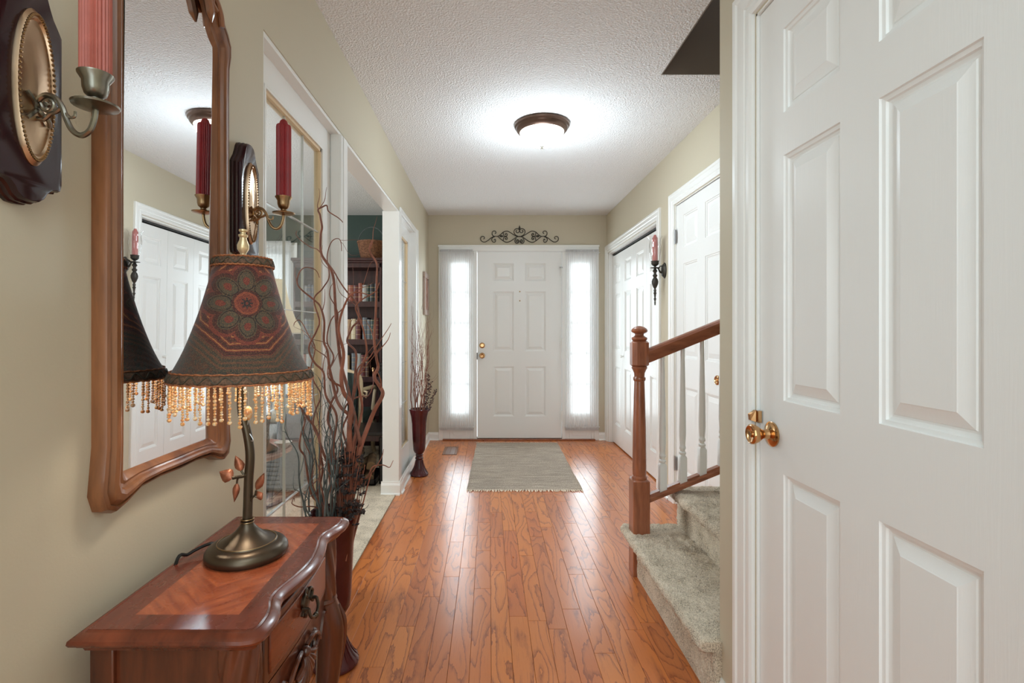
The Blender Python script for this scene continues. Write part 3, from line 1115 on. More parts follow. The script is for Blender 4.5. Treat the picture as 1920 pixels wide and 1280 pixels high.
def carpet_step(x0, z0, z1, x1, nose, ya, yb, seed):
    """riser at x0 from z0 up to z1, rounded nosing, tread back to x1"""
    prof = []
    r = 0.024
    for k in range(22):
        prof.append((x0, z0 + (z1 - 2 * r - z0) * k / 21))
    n0 = x0 - nose + r
    prof += [(x0 - (nose - r) * k / 4, z1 - 2 * r) for k in range(1, 5)]
    for k in range(1, 12):
        a = -PI / 2 - PI * k / 11
        prof.append((n0 + r * math.cos(a), z1 - r + r * math.sin(a)))
    nt = max(8, int((x1 - n0) / 0.0065))
    for k in range(1, nt + 1):
        prof.append((n0 + (x1 - n0) * k / nt, z1))
    nv = 170
    rr = random.Random(seed)

    def fn(u, v):
        i = int(round(u * (len(prof) - 1)))
        px, pz = prof[i]
        y = ya + (yb - ya) * v
        a = prof[max(0, i - 1)]
        b = prof[min(len(prof) - 1, i + 1)]
        tx, tz = b[0] - a[0], b[1] - a[1]
        L = math.hypot(tx, tz) or 1
        nx, nz = -tz / L, tx / L
        d = 0.004 * noise.noise((px * 30, y * 30, pz * 30 + seed)) + 0.0050 * noise.noise((px * 75, y * 75, pz * 75)) + rr.uniform(-0.0022, 0.0022)
        e = min(v, 1 - v) * (yb - ya)
        d *= min(1.0, e / 0.015)
        if e < 0.02:
            d -= (0.02 - e) ** 2 * 22
        if z0 < 0.01 and pz < 0.02:
            d = 0
        return (px + nx * d - 0.71, y - 2.09, pz + nz * d)

    mb = MB().grid(len(prof), nv, fn)
    n = len(prof)
    # end faces
    for v in (0.0, 1.0):
        pts = [fn(i / (n - 1), v) for i in range(n)]
        y_ = pts[0][1]
        pts.append((x1 - 0.71, y_, z0))
        mb.add(pts, [tuple(range(n + 1))])
    return mb.build('step', M['carpet'], stair, angle=180)


carpet_step(0.71, 0.0, 0.205, 0.95, 0.048, 1.60, 2.575, 1)
carpet_step(0.95, 0.19, 0.395, 1.40, 0.05, 1.62, 2.575, 2)
carpet_step(1.40, 0.38, 0.585, 1.85, 0.05, 1.62, 2.575, 3)
carpet_step(1.85, 0.57, 0.775, 2.58, 0.05, 1.62, 2.575, 4)
mb = MB()
mb.box(0.005 + 0.24, 1.9, -0.465, 0.48, 0, 0.19)
mb.box(0.46 + 0.24, 1.9, -0.465, 0.48, 0.19, 0.385)
mb.box(0.91 + 0.24, 1.9, -0.465, 0.48, 0.385, 0.575)
mb.build('stringer', M['white'], stair, smooth=False)
MB().prism([(0.022, -0.472, 0), (0.04, -0.472, 0.31), (0.6, -0.472, 0.62), (1.8, -0.472, 1.25), (1.8, -0.472, 0.5), (0.5, -0.472, 0.0)], (0, -0.012, 0)).build('skirt_board', M['white'], stair, smooth=False)

# newel post
nx, ny = 0.732 - 0.71, 2.468 - 2.09
mb = MB()
h = 0.0405


def chamfer_block(mb, h, z0, z1, ch, c=0.006, seg8=False):
    def ring(hh, z, cc):
        return [(nx - hh + cc, ny - hh, z), (nx + hh - cc, ny - hh, z), (nx + hh, ny - hh + cc, z), (nx + hh, ny + hh - cc, z), (nx + hh - cc, ny + hh, z), (nx - hh + cc, ny + hh, z), (nx - hh, ny + hh - cc, z), (nx - hh, ny - hh + cc, z)]
    rows = [ring(h - ch, z0, c), ring(h, z0 + ch, c), ring(h, z1 - ch, c), ring(h - ch, z1, c)] if seg8 else [ring(h, z0, c), ring(h, z1 - ch, c), ring(h - ch, z1, c)]
    vs = [p for r_ in rows for p in r_]
    fs = [tuple(range(8))[::-1], tuple(range(len(vs) - 8, len(vs)))]
    for i in range(len(rows) - 1):
        for k in range(8):
            fs.append((i * 8 + k, i * 8 + (k + 1) % 8, (i + 1) * 8 + (k + 1) % 8, (i + 1) * 8 + k))
    mb.add(vs, fs)


chamfer_block(mb, h, 0.0, 0.462, 0.007, 0.004)
chamfer_block(mb, h, 1.006, 1.132, 0.009, 0.019, True)
mb.lathe([(0.030, 0.458), (0.036, 0.462), (0.037, 0.470), (0.031, 0.478), (0.0325, 0.482), (0.033, 0.52), (0.031, 0.70), (0.0265, 0.87), (0.0245, 0.935), (0.029, 0.940), (0.030, 0.947), (0.029, 0.954), (0.0245, 0.958),
          (0.026, 0.975), (0.033, 0.992), (0.037, 0.998), (0.037, 1.004), (0.031, 1.010)], (nx, ny, 0), 'z', 28)
mb.lathe([(0.026, 1.130), (0.034, 1.134), (0.038, 1.141), (0.036, 1.148), (0.028, 1.151), (0.021, 1.158), (0.022, 1.166), (0.030, 1.170), (0.037, 1.174), (0.0395, 1.180), (0.036, 1.189), (0.024, 1.198), (0.008, 1.203), (0.0, 1.204)], (nx, ny, 0), 'z', 28)
mb.build('newel_post', M['newel'], stair, angle=40)

SL = 0.406


def sweep_x(mb, sec, x0, z0, x1, z1, y):
    mb.prism([(x0, y + a, z0 + b) for a, b in sec], (x1 - x0, 0, z1 - z0))


ry = 2.475 - 2.09
mb = MB()
sec = [(-0.018, -0.036), (0.018, -0.036), (0.022, -0.02), (0.029, -0.008), (0.032, 0.006), (0.031, 0.020), (0.022, 0.030), (0.008, 0.034), (-0.008, 0.034), (-0.022, 0.030), (-0.031, 0.020), (-0.032, 0.006), (-0.029, -0.008), (-0.022, -0.02)]
sweep_x(mb, sec, 0.055, 1.056, 0.558, 1.056 + SL * 0.503, ry)
mb.build('handrail', M['rail'], stair, angle=30)
mb = MB()
sweep_x(mb, [(-0.03, -0.012), (0.03, -0.012), (0.03, 0.004), (0.024, 0.012), (-0.024, 0.012), (-0.03, 0.004)], 0.055, 0.358, 0.558, 0.358 + SL * 0.503, ry)
mb.build('shoe_rail', M['rail'], stair, angle=30)
xs = [0.847, 0.945, 1.040, 1.138, 1.235]
prev = 0.77
for k, bx in enumerate(xs):
    x = bx - 0.71
    zb = 0.358 + SL * (x - 0.055) + 0.008
    zt = 1.056 + SL * (x - 0.055) - 0.034
    hh = 0.0165
    mb = MB()
    ztop = zb + 0.125
    b0 = zb - 0.006
    V = [(x - hh, ry - hh, b0), (x + hh, ry - hh, b0 + 0.006), (x + hh, ry + hh, b0 + 0.006), (x - hh, ry + hh, b0),
         (x - hh, ry - hh, ztop), (x + hh, ry - hh, ztop), (x + hh, ry + hh, ztop), (x - hh, ry + hh, ztop)]
    for q in ((x - .01, ry - .01), (x + .01, ry - .01), (x + .01, ry + .01), (x - .01, ry + .01)):
        V.append((q[0], q[1], ztop + 0.012))
    mb.add(V, [(0, 3, 2, 1), (8, 9, 10, 11)] + [(i, (i + 1) % 4, 4 + (i + 1) % 4, 4 + i) for i in range(4)] + [(4 + i, 4 + (i + 1) % 4, 8 + (i + 1) % 4, 8 + i) for i in range(4)])
    z = ztop + 0.01
    mb.lathe([(0.010, z), (0.0165, z + 0.006), (0.0165, z + 0.014), (0.011, z + 0.019), (0.0115, z + 0.026), (0.0155, z + 0.032), (0.0155, z + 0.040), (0.0125, z + 0.046), (0.0135, z + 0.060), (0.0160, z + 0.10), (0.0150, z + 0.2), (0.0105, zt - 0.05), (0.0095, zt + 0.02)], (x, ry, 0), 'z', 16)
    mb.build('baluster', M['white'], stair, angle=35)
    mb = MB()
    xa, xb = prev - 0.71 + (0.018 if k else 0.0), x - 0.018
    za, zb_ = 0.370 + SL * (xa - 0.055), 0.370 + SL * (xb - 0.055)
    mb.prism([(xa, ry - 0.018, za - 0.002), (xa, ry + 0.018, za - 0.002), (xa, ry + 0.015, za + 0.008), (xa, ry - 0.015, za + 0.008)], (xb - xa, 0, zb_ - za))
    mb.build('fillet', M['rail'], stair, smooth=False)
    prev = bx

# ================================================================== things of the hall
# ---- ceiling lamp
t = thing('ceiling_lamp', 'round flush ceiling lamp with brown ring and glowing bowl on the hall ceiling', 'ceiling lamp', (0.32, 3.07, ZC))
MB().lathe([(0.0, 0.001), (0.160, 0.001), (0.168, -0.006), (0.166, -0.016), (0.158, -0.024), (0.156, -0.032), (0.146, -0.044), (0.134, -0.050), (0.130, -0.046), (0.0, -0.03)], (0, 0, 0), 'z', 56).build('ring', plain('bronzed_lamp_ring', (0.12, 0.07, 0.05, 1), 0.32, 0.7), t, angle=30)
MB().lathe([(0.134, -0.046), (0.131, -0.062), (0.118, -0.088), (0.094, -0.110), (0.062, -0.124), (0.028, -0.131), (0.0, -0.132)], (0, 0, 0), 'z', 48, cap=False).build('glass_bowl', M['bowl'], t, angle=80)
MB().lathe([(0.0, -0.128), (0.012, -0.130), (0.013, -0.135), (0.006, -0.139), (0.008, -0.145), (0.004, -0.152), (0, -0.154)], (0, 0, 0), 'z', 14).build('finial', M['pewter'], t)

# ---- sheer curtains
rc = random.Random(3)


def curtain(nm, label, x0, x1, ztop, zbot, y, loops=17, group=None, amp=0.010):
    t = thing(nm, label, 'curtain', ((x0 + x1) / 2, y, zbot), 0, group)
    hw_ = (x1 - x0) / 2
    H_ = ztop - zbot
    ph = [rc.uniform(0, 6.28) for _ in range(4)]

    def fn(u, v):
        x = -hw_ + 2 * hw_ * u
        f = math.sin(u * loops * 2 * PI + ph[0] + 0.5 * math.sin(v * 3 + ph[1])) + 0.5 * math.sin(u * loops * 3.7 + ph[2] + v)
        a = amp * (0.35 + 0.65 * math.sin(PI * min(max(v, 0.06), 0.94)))
        z = H_ * v
        if v > 0.985 or v < 0.012:
            z += 0.006 * math.sin(u * loops * 5)
        return (x * (1 - 0.015 * math.sin(PI * v)), f * a * 0.7, z)
    MB().grid(180, 40, fn).build('fabric', M['sheer'], t, angle=180, recalc=False)
    for z in (0.022, H_ - 0.025):
        mb = MB().grid(180, 4, lambda u, v: (-hw_ + 2 * hw_ * u, 0.006 * math.sin(u * loops * 6 * PI + ph[3]) - 0.001, z - 0.014 + 0.028 * v))
        mb.grid(180, 3, lambda u, v: (-hw_ + 2 * hw_ * u, 0.007 * math.sin(u * loops * 7 * PI), (z + 0.012 + 0.022 * v) if z > 0.5 else (z - 0.036 + 0.022 * v)))
        mb.build('gathered_hem', M['sheer'], t, angle=180, recalc=False)
        mb = MB().tube([(-hw_ - 0.008, 0.0, z), (hw_ + 0.008, 0.0, z)], 0.004, 8)
        mb.tube([(-hw_ - 0.008, 0.0, z), (-hw_ - 0.008, 0.022, z)], 0.004, 6)
        mb.tube([(hw_ + 0.008, 0.0, z), (hw_ + 0.008, 0.022, z)], 0.004, 6)
        mb.build('rod', M['white'], t)
    return t


curtain('sheer_curtain', 'white sheer curtain covering the left sidelight of the front door', -0.528, -0.172, 2.045, 0.125, YF - 0.040)
curtain('sheer_curtain', 'white sheer curtain covering the right sidelight of the front door', 0.822, 1.178, 2.045, 0.125, YF - 0.040)
curtain('sheer_curtain', 'gathered white curtain over the blind of the side room window', -3.12, -2.125, 2.135, 0.40, YF - 0.05, 26, amp=0.014)

# ---- wrought iron scroll over the front door; crop coordinates 1920 x 1011 traced on the wall
t = thing('iron_scroll', 'dark wrought iron scroll ornament hung over the front door', 'wall decoration', ((974 - 917) / 173.4, YF, 1.18 + 177 / 173.4))
SX = 190 / 1920 / 173.4
SZ = SX


def sc_pts(pts, mirror):
    out = []
    for (x, y) in pts:
        dx = (x - 955) * SX * (-1 if mirror else 1)
        out.append((dx, -0.012, (434 - y) * SZ))
    return catmull(out, 6)


strokes = [
    [(285, 485), (268, 495), (240, 485), (235, 455), (262, 440), (290, 462), (285, 492), (262, 500), (230, 500), (218, 470), (245, 436), (285, 445), (292, 470), (280, 488)][8:] + [],
]
strokes = [
    [(272, 486), (290, 476), (290, 452), (262, 437), (230, 450), (218, 485), (236, 525), (290, 545), (350, 520), (420, 465), (490, 437), (545, 435), (600, 400), (650, 355), (720, 338), (790, 370), (850, 410), (910, 437), (955, 442)],
    [(490, 385), (510, 370), (500, 342), (468, 335), (440, 355), (436, 395), (455, 425), (490, 440)],
    [(470, 510), (490, 490), (502, 510), (495, 540), (468, 548), (440, 530), (430, 490), (450, 460), (490, 442)],
    [(545, 440), (600, 485), (650, 525), (710, 550), (780, 530), (840, 490), (900, 450), (955, 440)],
    [(905, 320), (890, 335), (900, 362), (930, 368), (950, 345), (950, 315), (925, 292), (885, 296), (855, 325), (852, 370), (880, 410), (925, 435), (955, 440)],
    [(925, 515), (905, 505), (895, 525), (910, 545), (935, 535), (938, 510), (915, 495)],
    [(948, 520), (930, 560), (900, 570), (872, 545), (872, 500), (895, 470)],
    [(645, 365), (660, 440), (645, 515)],
    [(700, 410), (685, 395), (705, 383), (724, 400), (712, 430), (670, 437)],
    [(700, 470), (685, 485), (705, 497), (724, 482), (712, 450), (670, 442)],
]
for mir in (False, True):
    for s in strokes:
        MB().tube(sc_pts(s, mir), 0.0042, 6).build('scroll', M['iron'], t, angle=60)
    mb = MB()
    sgn = -1 if mir else 1
    mb.ball(((612 - 955) * SX * sgn, -0.012, 0.0), 0.020, 8, 6, (1.0, 0.3, 0.55))
    mb.build('leaf', M['iron'], t)
MB().lathe([(0.0, -0.01), (0.006, 0.0), (0.011, 0.012), (0.006, 0.026), (0.0, 0.046)], (0, -0.012, (434 - 300) * SZ), 'z', 10, sy=0.4).build('spear_tip', M['iron'], t)
MB().tube([(0, -0.012, 0), (0, 0.0, 0)], 0.004, 6).build('hanger', M['iron'], t)

# ---- rug, floor vent
t = thing('rug', 'grey woven rag rug with fringed end in front of the front door', 'rug', (0.273, 4.53, 0.0))
rw, rl = 0.425, 0.79


def rugfn(top):
    def fn(u, v):
        s = (u - 0.5) * 2
        y = (v - 0.5) * 2 * rl
        wob = 0.010 * noise.noise((v * 5, 3.0 if s > 0 else 9.0, 0))
        x = s * (rw + wob) + (0.02 - 0.035 * (1 - v)) + (0.012 * (1 - v) * (s > 0))
        e = 0.0 if (u in (0.0, 1.0) or v in (0.0, 1.0)) else 1.0
        z = 0.002 + (0.0055 + 0.0012 * noise.noise((x * 8, y * 60, 0)) + 0.0022 * max(0, noise.noise((x * 3, y * 3, 4)))) * e
        return (x, y, z if top else 0.001)
    return fn


mb = MB().grid(50, 220, rugfn(True))
mb.build('woven_field', M['rug'], t, angle=180)
mb = MB()
rr = random.Random(5)
for side in (0, 1):
    for k in range(70):
        u = (k + 0.5) / 70
        p = rugfn(True)(u, 0.0001 if side == 0 else 0.9999)
        sg = -1 if side == 0 else 1
        dx = rr.uniform(-0.012, 0.012)
        L = rr.uniform(0.022, 0.038) if side == 0 else rr.uniform(0.008, 0.014)
        mb.tube([(p[0], p[1] - sg * 0.01, 0.006), (p[0] + dx * 0.4, p[1] + sg * L * 0.5, 0.0055), (p[0] + dx, p[1] + sg * L, 0.003)], [0.0034, 0.0034, 0.0026], 5)
o = mb.build('fringe', M['fringe'], t)
o['kind'] = 'stuff'

t = thing('floor_vent', 'brown metal floor register in the oak floor left of the rug', 'vent', (-0.378, 4.985, 0.0))
mb = MB()
for (x0, x1, y0, y1) in ((-0.07, -0.045, -0.165, 0.165), (0.045, 0.07, -0.165, 0.165), (-0.045, 0.045, -0.165, -0.145), (-0.045, 0.045, 0.145, 0.165)):
    mb.box(x0, x1, y0, y1, -0.001, 0.005)
mb.build('frame', M['vent'], t, bevel=0.002, bseg=1)
MB().box(-0.045, 0.045, -0.145, 0.145, -0.001, 0.0008).build('duct', M['dark_gap'], t, smooth=False)
for k in range(10):
    y = -0.13 + k * 0.029
    MB().add([(-0.045, y, 0.001), (0.045, y, 0.001), (0.045, y + 0.012, 0.0045), (-0.045, y + 0.012, 0.0045)], [(0, 1, 2, 3)]).build('slat', M['vent'], t, smooth=False)
MB().box(-0.003, 0.003, -0.145, 0.145, 0.001, 0.005).build('rib', M['vent'], t, smooth=False)

# ---- small framed picture on the left wall by the corner
g = G('copper_embossed_picture')
co = g.coord()
nz = g.noise(co, 28, 3)
g.set(Base_Color=g.ramp(nz, [(0.35, rgb(120, 78, 66)), (0.55, rgb(172, 118, 98)), (0.7, rgb(196, 176, 168))]), Roughness=0.35, Metallic=0.4)
t = thing('wall_picture', 'narrow copper-toned framed picture on the left wall by the corner', 'picture', (XL, 5.19, 1.555))
mb = MB()
for (a, b, c, d) in ((-0.16, 0.16, -0.215, -0.16), (-0.16, 0.16, 0.16, 0.215), (-0.16, -0.11, -0.16, 0.16), (0.11, 0.16, -0.16, 0.16)):
    mb.box(0.0, 0.026, a, b, c, d)
mb.build('frame', plain('silvered_picture_frame', rgb(170, 150, 140), 0.35, 0.4), t, bevel=0.004)
MB().box(0.002, 0.016, -0.11, 0.11, -0.16, 0.16).build('picture', g.m, t, smooth=False)
MB().box(-0.001, 0.012, -0.155, 0.155, -0.21, 0.21).build('backboard', M['bookcase'], t, smooth=False)


# ---- right wall sconce with hurricane glass
t = thing('candle_sconce', 'black iron sconce with pink candle in clear hurricane glass between closet and door', 'sconce', (XR, 3.655, 1.615))
cx = -0.072
MB().lathe([(0, 0), (0.034, 0), (0.036, 0.006), (0.030, 0.012), (0.026, 0.020), (0.012, 0.024), (0, 0.026)], (0, 0, 0.0), '-x', 24, sy=1.6).build('wall_plate', M['iron'], t)
mb = MB()
mb.tube(catmull([(-0.01, 0, 0.02), (-0.03, 0, 0.032), (-0.045, 0, 0.012), (-0.03, 0, -0.01), (-0.02, 0, 0.004)]), 0.004, 6)
mb.tube(catmull([(-0.01, 0, -0.02), (-0.035, 0, -0.014), (-0.05, 0, 0.014), (cx, 0, 0.018)]), 0.0045, 6)
mb.build('arm', M['iron'], t)
mb = MB()
mb.lathe([(0.006, -0.25), (0.0035, -0.245), (0.006, -0.232), (0.004, -0.226), (0.007, -0.21), (0.010, -0.205), (0.005, -0.197), (0.008, -0.17), (0.012, -0.163), (0.007, -0.157), (0.010, -0.142), (0.006, -0.132),
          (0.014, -0.118), (0.022, -0.095), (0.0235, -0.080), (0.018, -0.062), (0.010, -0.050), (0.016, -0.040), (0.017, -0.034), (0.009, -0.026), (0.010, -0.014), (0.018, -0.004), (0.012, 0.004), (0.008, 0.014), (0.034, 0.018), (0.034, 0.021), (0.008, 0.024), (0.008, 0.030), (0.018, 0.036), (0.026, 0.046), (0.026, 0.062), (0.029, 0.068), (0.0, 0.066)], (cx, 0, 0), 'z', 24, flute=0)
mb.build('candle_cup', M['iron'], t, angle=50)
MB().lathe([(0.019, 0.064), (0.0185, 0.12), (0.020, 0.18), (0.018, 0.235), (0.011, 0.245), (0.008, 0.256), (0, 0.258)], (cx, 0, 0), 'z', 24).build('candle', plain('dusty_rose_candle', rgb(176, 104, 100), 0.5, 0, 0, 0, 0.12, 25), t)
MB().lathe([(0.027, 0.068), (0.034, 0.095), (0.041, 0.135), (0.042, 0.17), (0.038, 0.20), (0.040, 0.225), (0.052, 0.243)], (cx, 0, 0), 'z', 32, cap=False).build('hurricane_glass', M['hurricane'], t)

# ================================================================== left wall: mirror and twin sconces
MY0, MY1, MZ0 = 0.838, 1.240, 0.888
my = (MY0 + MY1) / 2
hw_ = (MY1 - MY0) / 2
t = thing('wall_mirror', 'tall walnut-framed mirror with arched crest between the two sconces', 'mirror', (XL, my, MZ0))
# outline, right half, local (y, z); z from 0
half_out = [(0.0, 0.008), (0.06, 0.010), (0.115, 0.006), (0.150, -0.010), (0.178, -0.018), (0.200, -0.008), (0.210, 0.020), (0.206, 0.055), (0.201, 0.10), (0.201, 0.30), (0.201, 0.60), (0.201, 0.86), (0.203, 0.93), (0.212, 0.965), (0.212, 0.992), (0.198, 1.015), (0.175, 1.035), (0.160, 1.055), (0.140, 1.085), (0.105, 1.112), (0.06, 1.125), (0.0, 1.13)]
half_in = [(0.0, 0.044), (0.06, 0.044), (0.10, 0.044), (0.124, 0.044), (0.126, 0.044), (0.1265, 0.044), (0.127, 0.046), (0.127, 0.06), (0.127, 0.10), (0.127, 0.30), (0.127, 0.60), (0.127, 0.86), (0.127, 0.90), (0.127, 0.93), (0.126, 0.945), (0.110, 0.955), (0.097, 0.970), (0.090, 0.990), (0.078, 1.012), (0.055, 1.030), (0.03, 1.038), (0.0, 1.04)]


def full(h):
    return h + [(-a, b) for a, b in h[-2:0:-1]]


half_in = [(a * 0.137 / 0.127, b) for a, b in half_in]
fo, fi = full(half_out), [(a - 0.005, b) for a, b in full(half_in)]
rows = [(0.0, 0.0), (0.0, 0.016), (0.05, 0.024), (0.14, 0.026), (0.17, 0.022), (0.22, 0.024), (0.30, 0.030), (0.44, 0.031), (0.54, 0.028), (0.60, 0.022), (0.68, 0.020), (0.76, 0.021), (0.90, 0.015), (1.0, 0.009), (1.0, 0.004)]
n = len(fo)
vs = []
for (tt, d) in rows:
    for (a, b) in zip(fo, fi):
        vs.append((d, a[0] + (b[0] - a[0]) * tt, a[1] + (b[1] - a[1]) * tt))
fs = []
for r_ in range(len(rows) - 1):
    for k in range(n):
        k2 = (k + 1) % n
        fs.append((r_ * n + k, r_ * n + k2, (r_ + 1) * n + k2, (r_ + 1) * n + k))
MB().add(vs, fs).build('frame', M['frame'], t, angle=28)
pts = [(0.013 + 0.010 * (b - 0.54) - 0.0095 * a, a - 0.005, b) for a, b in full([(y_ + (0.006 if y_ > 0 else 0), z_ + (-0.006 if z_ < 0.1 else 0.005)) for y_, z_ in half_in])]
m_ = MB()
m_.add([(p[0], p[1], p[2]) for p in pts], [tuple(range(len(pts)))])
m_.build('mirror_glass', M['mirror'], t, smooth=False)
# carved crest leaf
mb = MB()
mb.tube(catmull([(0.034, 0.10, 0.985), (0.036, 0.085, 1.02), (0.036, 0.06, 1.06), (0.036, 0.02, 1.085), (0.036, -0.02, 1.085), (0.036, -0.06, 1.06), (0.036, -0.085, 1.02), (0.034, -0.10, 0.985)]), [0.002, 0.004, 0.006, 0.008] + [0.010] * 49 + [0.008, 0.006, 0.004, 0.002], 8)
mb.ball((0.034, 0, 1.085), 0.026, 12, 8, (0.5, 1.2, 0.9))
for s in (-1, 1):
    mb.tube(catmull([(0.034, s * 0.145, 1.00), (0.034, s * 0.135, 1.03), (0.034, s * 0.11, 1.05), (0.034, s * 0.10, 1.03), (0.034, s * 0.118, 1.022)]), 0.007, 8)
mb.build('carved_crest', M['frame'], t)


def make_sconce(cm, metal, label):
    t = thing('candle_sconce', label, 'sconce', (XL, 0.698, 1.515))
    # backing plaque, three stacked layers
    hp = [(0.0, -0.160), (0.012, -0.159), (0.021, -0.153), (0.027, -0.144), (0.034, -0.138), (0.043, -0.136), (0.0495, -0.135), (0.0525, -0.126), (0.0525, -0.06), (0.0525, 0.05), (0.0525, 0.098), (0.047, 0.106), (0.038, 0.118), (0.031, 0.133), (0.026, 0.146), (0.020, 0.154), (0.011, 0.158), (0.0, 0.159)]
    fp = hp + [(-a, b) for a, b in hp[-2:0:-1]]
    mb = MB()
    n = len(fp)
    ringd = [(1.0, 0.0), (1.0, 0.006), (0.96, 0.0085), (0.955, 0.0105), (0.985, 0.012), (0.985, 0.016), (0.94, 0.019), (0.935, 0.0215), (0.955, 0.0225), (0.93, 0.028), (0.90, 0.029)]
    V = []
    for (s, d) in ringd:
        V += [(d, a * s - (0 if abs(a) < 1e-6 else 0), b - math.copysign((1 - s) * 0.06, b)) for a, b in fp]
    Fs = [(r_ * n + k, r_ * n + (k + 1) % n, (r_ + 1) * n + (k + 1) % n, (r_ + 1) * n + k) for r_ in range(len(ringd) - 1) for k in range(n)]
    Fs.append(tuple(range((len(ringd) - 1) * n, len(ringd) * n)))
    mb.add(V, Fs)
    mb.build('wood_plaque', M['plaque'], t, angle=30)
    # oval plate, long axis z
    k_ = 0.031
    sy = 0.108 / k_
    MB().lathe([(0, 0.027), (k_, 0.027), (k_ * 1.0, 0.031), (k_ * 0.94, 0.036), (k_ * 0.88, 0.036), (k_ * 0.85, 0.033), (k_ * 0.80, 0.0325), (k_ * 0.4, 0.036), (0, 0.037)], (0, 0, 0), 'x', 48, sy=sy).build('oval_plate', M['plate'], t, angle=30)
    mb = MB()
    N = 84
    for i in range(N):
        a = 2 * PI * i / N
        mb.ball((0.0365, 0.0272 * math.cos(a), 0.1000 * math.sin(a)), 0.0023, 6, 4)
    o = mb.build('beaded_rim', M['oldbrass'], t)
    o['kind'] = 'stuff'
    # scroll bracket
    mb = MB()
    z0 = -0.030
    mb.tube(catmull([(0.034, 0, z0 + 0.012), (0.046, 0, z0 + 0.020), (0.060, 0, z0 + 0.018), (0.070, 0, z0 + 0.004), (0.076, 0, z0 - 0.014), (0.084, 0, z0 - 0.030), (0.096, 0, z0 - 0.037), (0.108, 0, z0 - 0.030), (0.114, 0, z0 - 0.014), (0.116, 0, z0 - 0.002)]), [0.004] * 40 + [0.0035] * 40, 8) if False else None
    mb.tube(catmull([(0.034, 0, z0 + 0.010), (0.046, 0, z0 + 0.019), (0.060, 0, z0 + 0.016), (0.070, 0, z0 + 0.003), (0.076, 0, z0 - 0.014), (0.084, 0, z0 - 0.029), (0.096, 0, z0 - 0.036), (0.108, 0, z0 - 0.029), (0.114, 0, z0 - 0.014), (0.116, 0, z0 + 0.0)]), 0.0038, 8)
    mb.tube(catmull([(0.034, 0, z0 - 0.012), (0.044, 0, z0 - 0.014), (0.054, 0, z0 - 0.006), (0.062, 0, z0 - 0.003), (0.070, 0, z0 + 0.003)]), 0.003, 8)
    mb.tube(catmull([(0.052, 0, z0 + 0.004), (0.047, 0, z0 + 0.010), (0.054, 0, z0 + 0.013), (0.058, 0, z0 + 0.005), (0.052, 0, z0 - 0.003), (0.044, 0, z0 + 0.0), (0.040, 0, z0 + 0.008)]), 0.0026, 8)
    mb.tube(catmull([(0.072, 0, z0 - 0.004), (0.080, 0, z0 - 0.011), (0.087, 0, z0 - 0.010), (0.088, 0, z0 - 0.003)]), [0.003, 0.003, 0.003, 0.003, 0.003, 0.003, 0.0028, 0.0026, 0.0024, 0.0022] + [0.002] * 15, 8)
    for s in (-1, 1):
        mb.tube(catmull([(0.036, 0, z0), (0.040, s * 0.012, z0 + 0.010), (0.038, s * 0.018, z0 + 0.018)]), 0.003, 6)
        mb.tube(catmull([(0.036, 0, z0), (0.040, s * 0.012, z0 - 0.010), (0.038, s * 0.018, z0 - 0.018)]), 0.003, 6)
    mb.build('scroll_arm', metal, t)
    MB().lathe([(0.0, z0 + 0.0), (0.008, z0 - 0.001), (0.020, z0 + 0.002), (0.0275, z0 + 0.0035), (0.0285, z0 + 0.006), (0.020, z0 + 0.0045), (0.006, z0 + 0.004), (0.0055, z0 + 0.010), (0.008, z0 + 0.012), (0.007, z0 + 0.015), (0.013, z0 + 0.020), (0.0155, z0 + 0.028), (0.0160, z0 + 0.038), (0.021, z0 + 0.046), (0.0215, z0 + 0.048), (0.019, z0 + 0.048), (0.0, z0 + 0.044)], (0.116, 0, 0), 'z', 32).build('drip_pan_and_cup', metal, t, angle=40)
    c0 = z0 + 0.046
    MB().lathe([(0.0188, c0), (0.0188, c0 + 0.185), (0.0180, c0 + 0.190), (0.011, c0 + 0.194), (0.0085, c0 + 0.202), (0.004, c0 + 0.206), (0.0, c0 + 0.206)], (0.116, 0, 0), 'z', 144, flute=26, fd=0.10).build('candle', cm, t, angle=60)
    return t


s1 = make_sconce(M['candle_pink'], M['pewter'], 'candle sconce with pewter arm and faded pink candle, left of the mirror')
s2 = make_sconce(M['candle'], M['oldbrass'], 'candle sconce with brass arm and deep red candle, right of the mirror')
s2.location = (XL, 1.337, 1.515)

# ================================================================== console table
TY0, TY1, TX0, TX1, TZ = 0.745, 1.243, -0.623, -0.335, 0.730
tcx, tcy = (TX0 + TX1) / 2, (TY0 + TY1) / 2
t = thing('console_table', 'mahogany console table with serpentine top and carved legs under the mirror', 'table', (tcx, tcy, 0))
hx, hy = (TX1 - TX0) / 2, (TY1 - TY0) / 2
fr = [(hx - 0.030, -hy), (hx - 0.012, -hy + 0.006), (hx - 0.002, -hy + 0.022), (hx, -hy + 0.045), (hx - 0.002, -hy + 0.068), (hx - 0.008, -hy + 0.090), (hx - 0.015, -hy + 0.108), (hx - 0.018, -hy + 0.125), (hx - 0.016, -hy + 0.145), (hx - 0.009, -hy + 0.175), (hx - 0.002, -hy + 0.215)]
front = fr + [(hx, 0.0)] + [(a, -b) for a, b in fr[::-1]]
fc = catmull([(a, b, 0) for a, b in front], 4)
outl = [(-hx, hy), (-hx, -hy)] + [(-hx + (2 * hx - 0.03) * k / 6, -hy) for k in range(1, 6)] + [(p.x, p.y) for p in fc] + [(hx - 0.03 - (2 * hx - 0.03) * k / 6, hy) for k in range(1, 6)]
N = len(outl)
nor = []
for i in range(N):
    a, b = Vector((*outl[i - 1], 0)), Vector((*outl[(i + 1) % N], 0))
    d = (b - a).normalized()
    nor.append((d.y, -d.x))


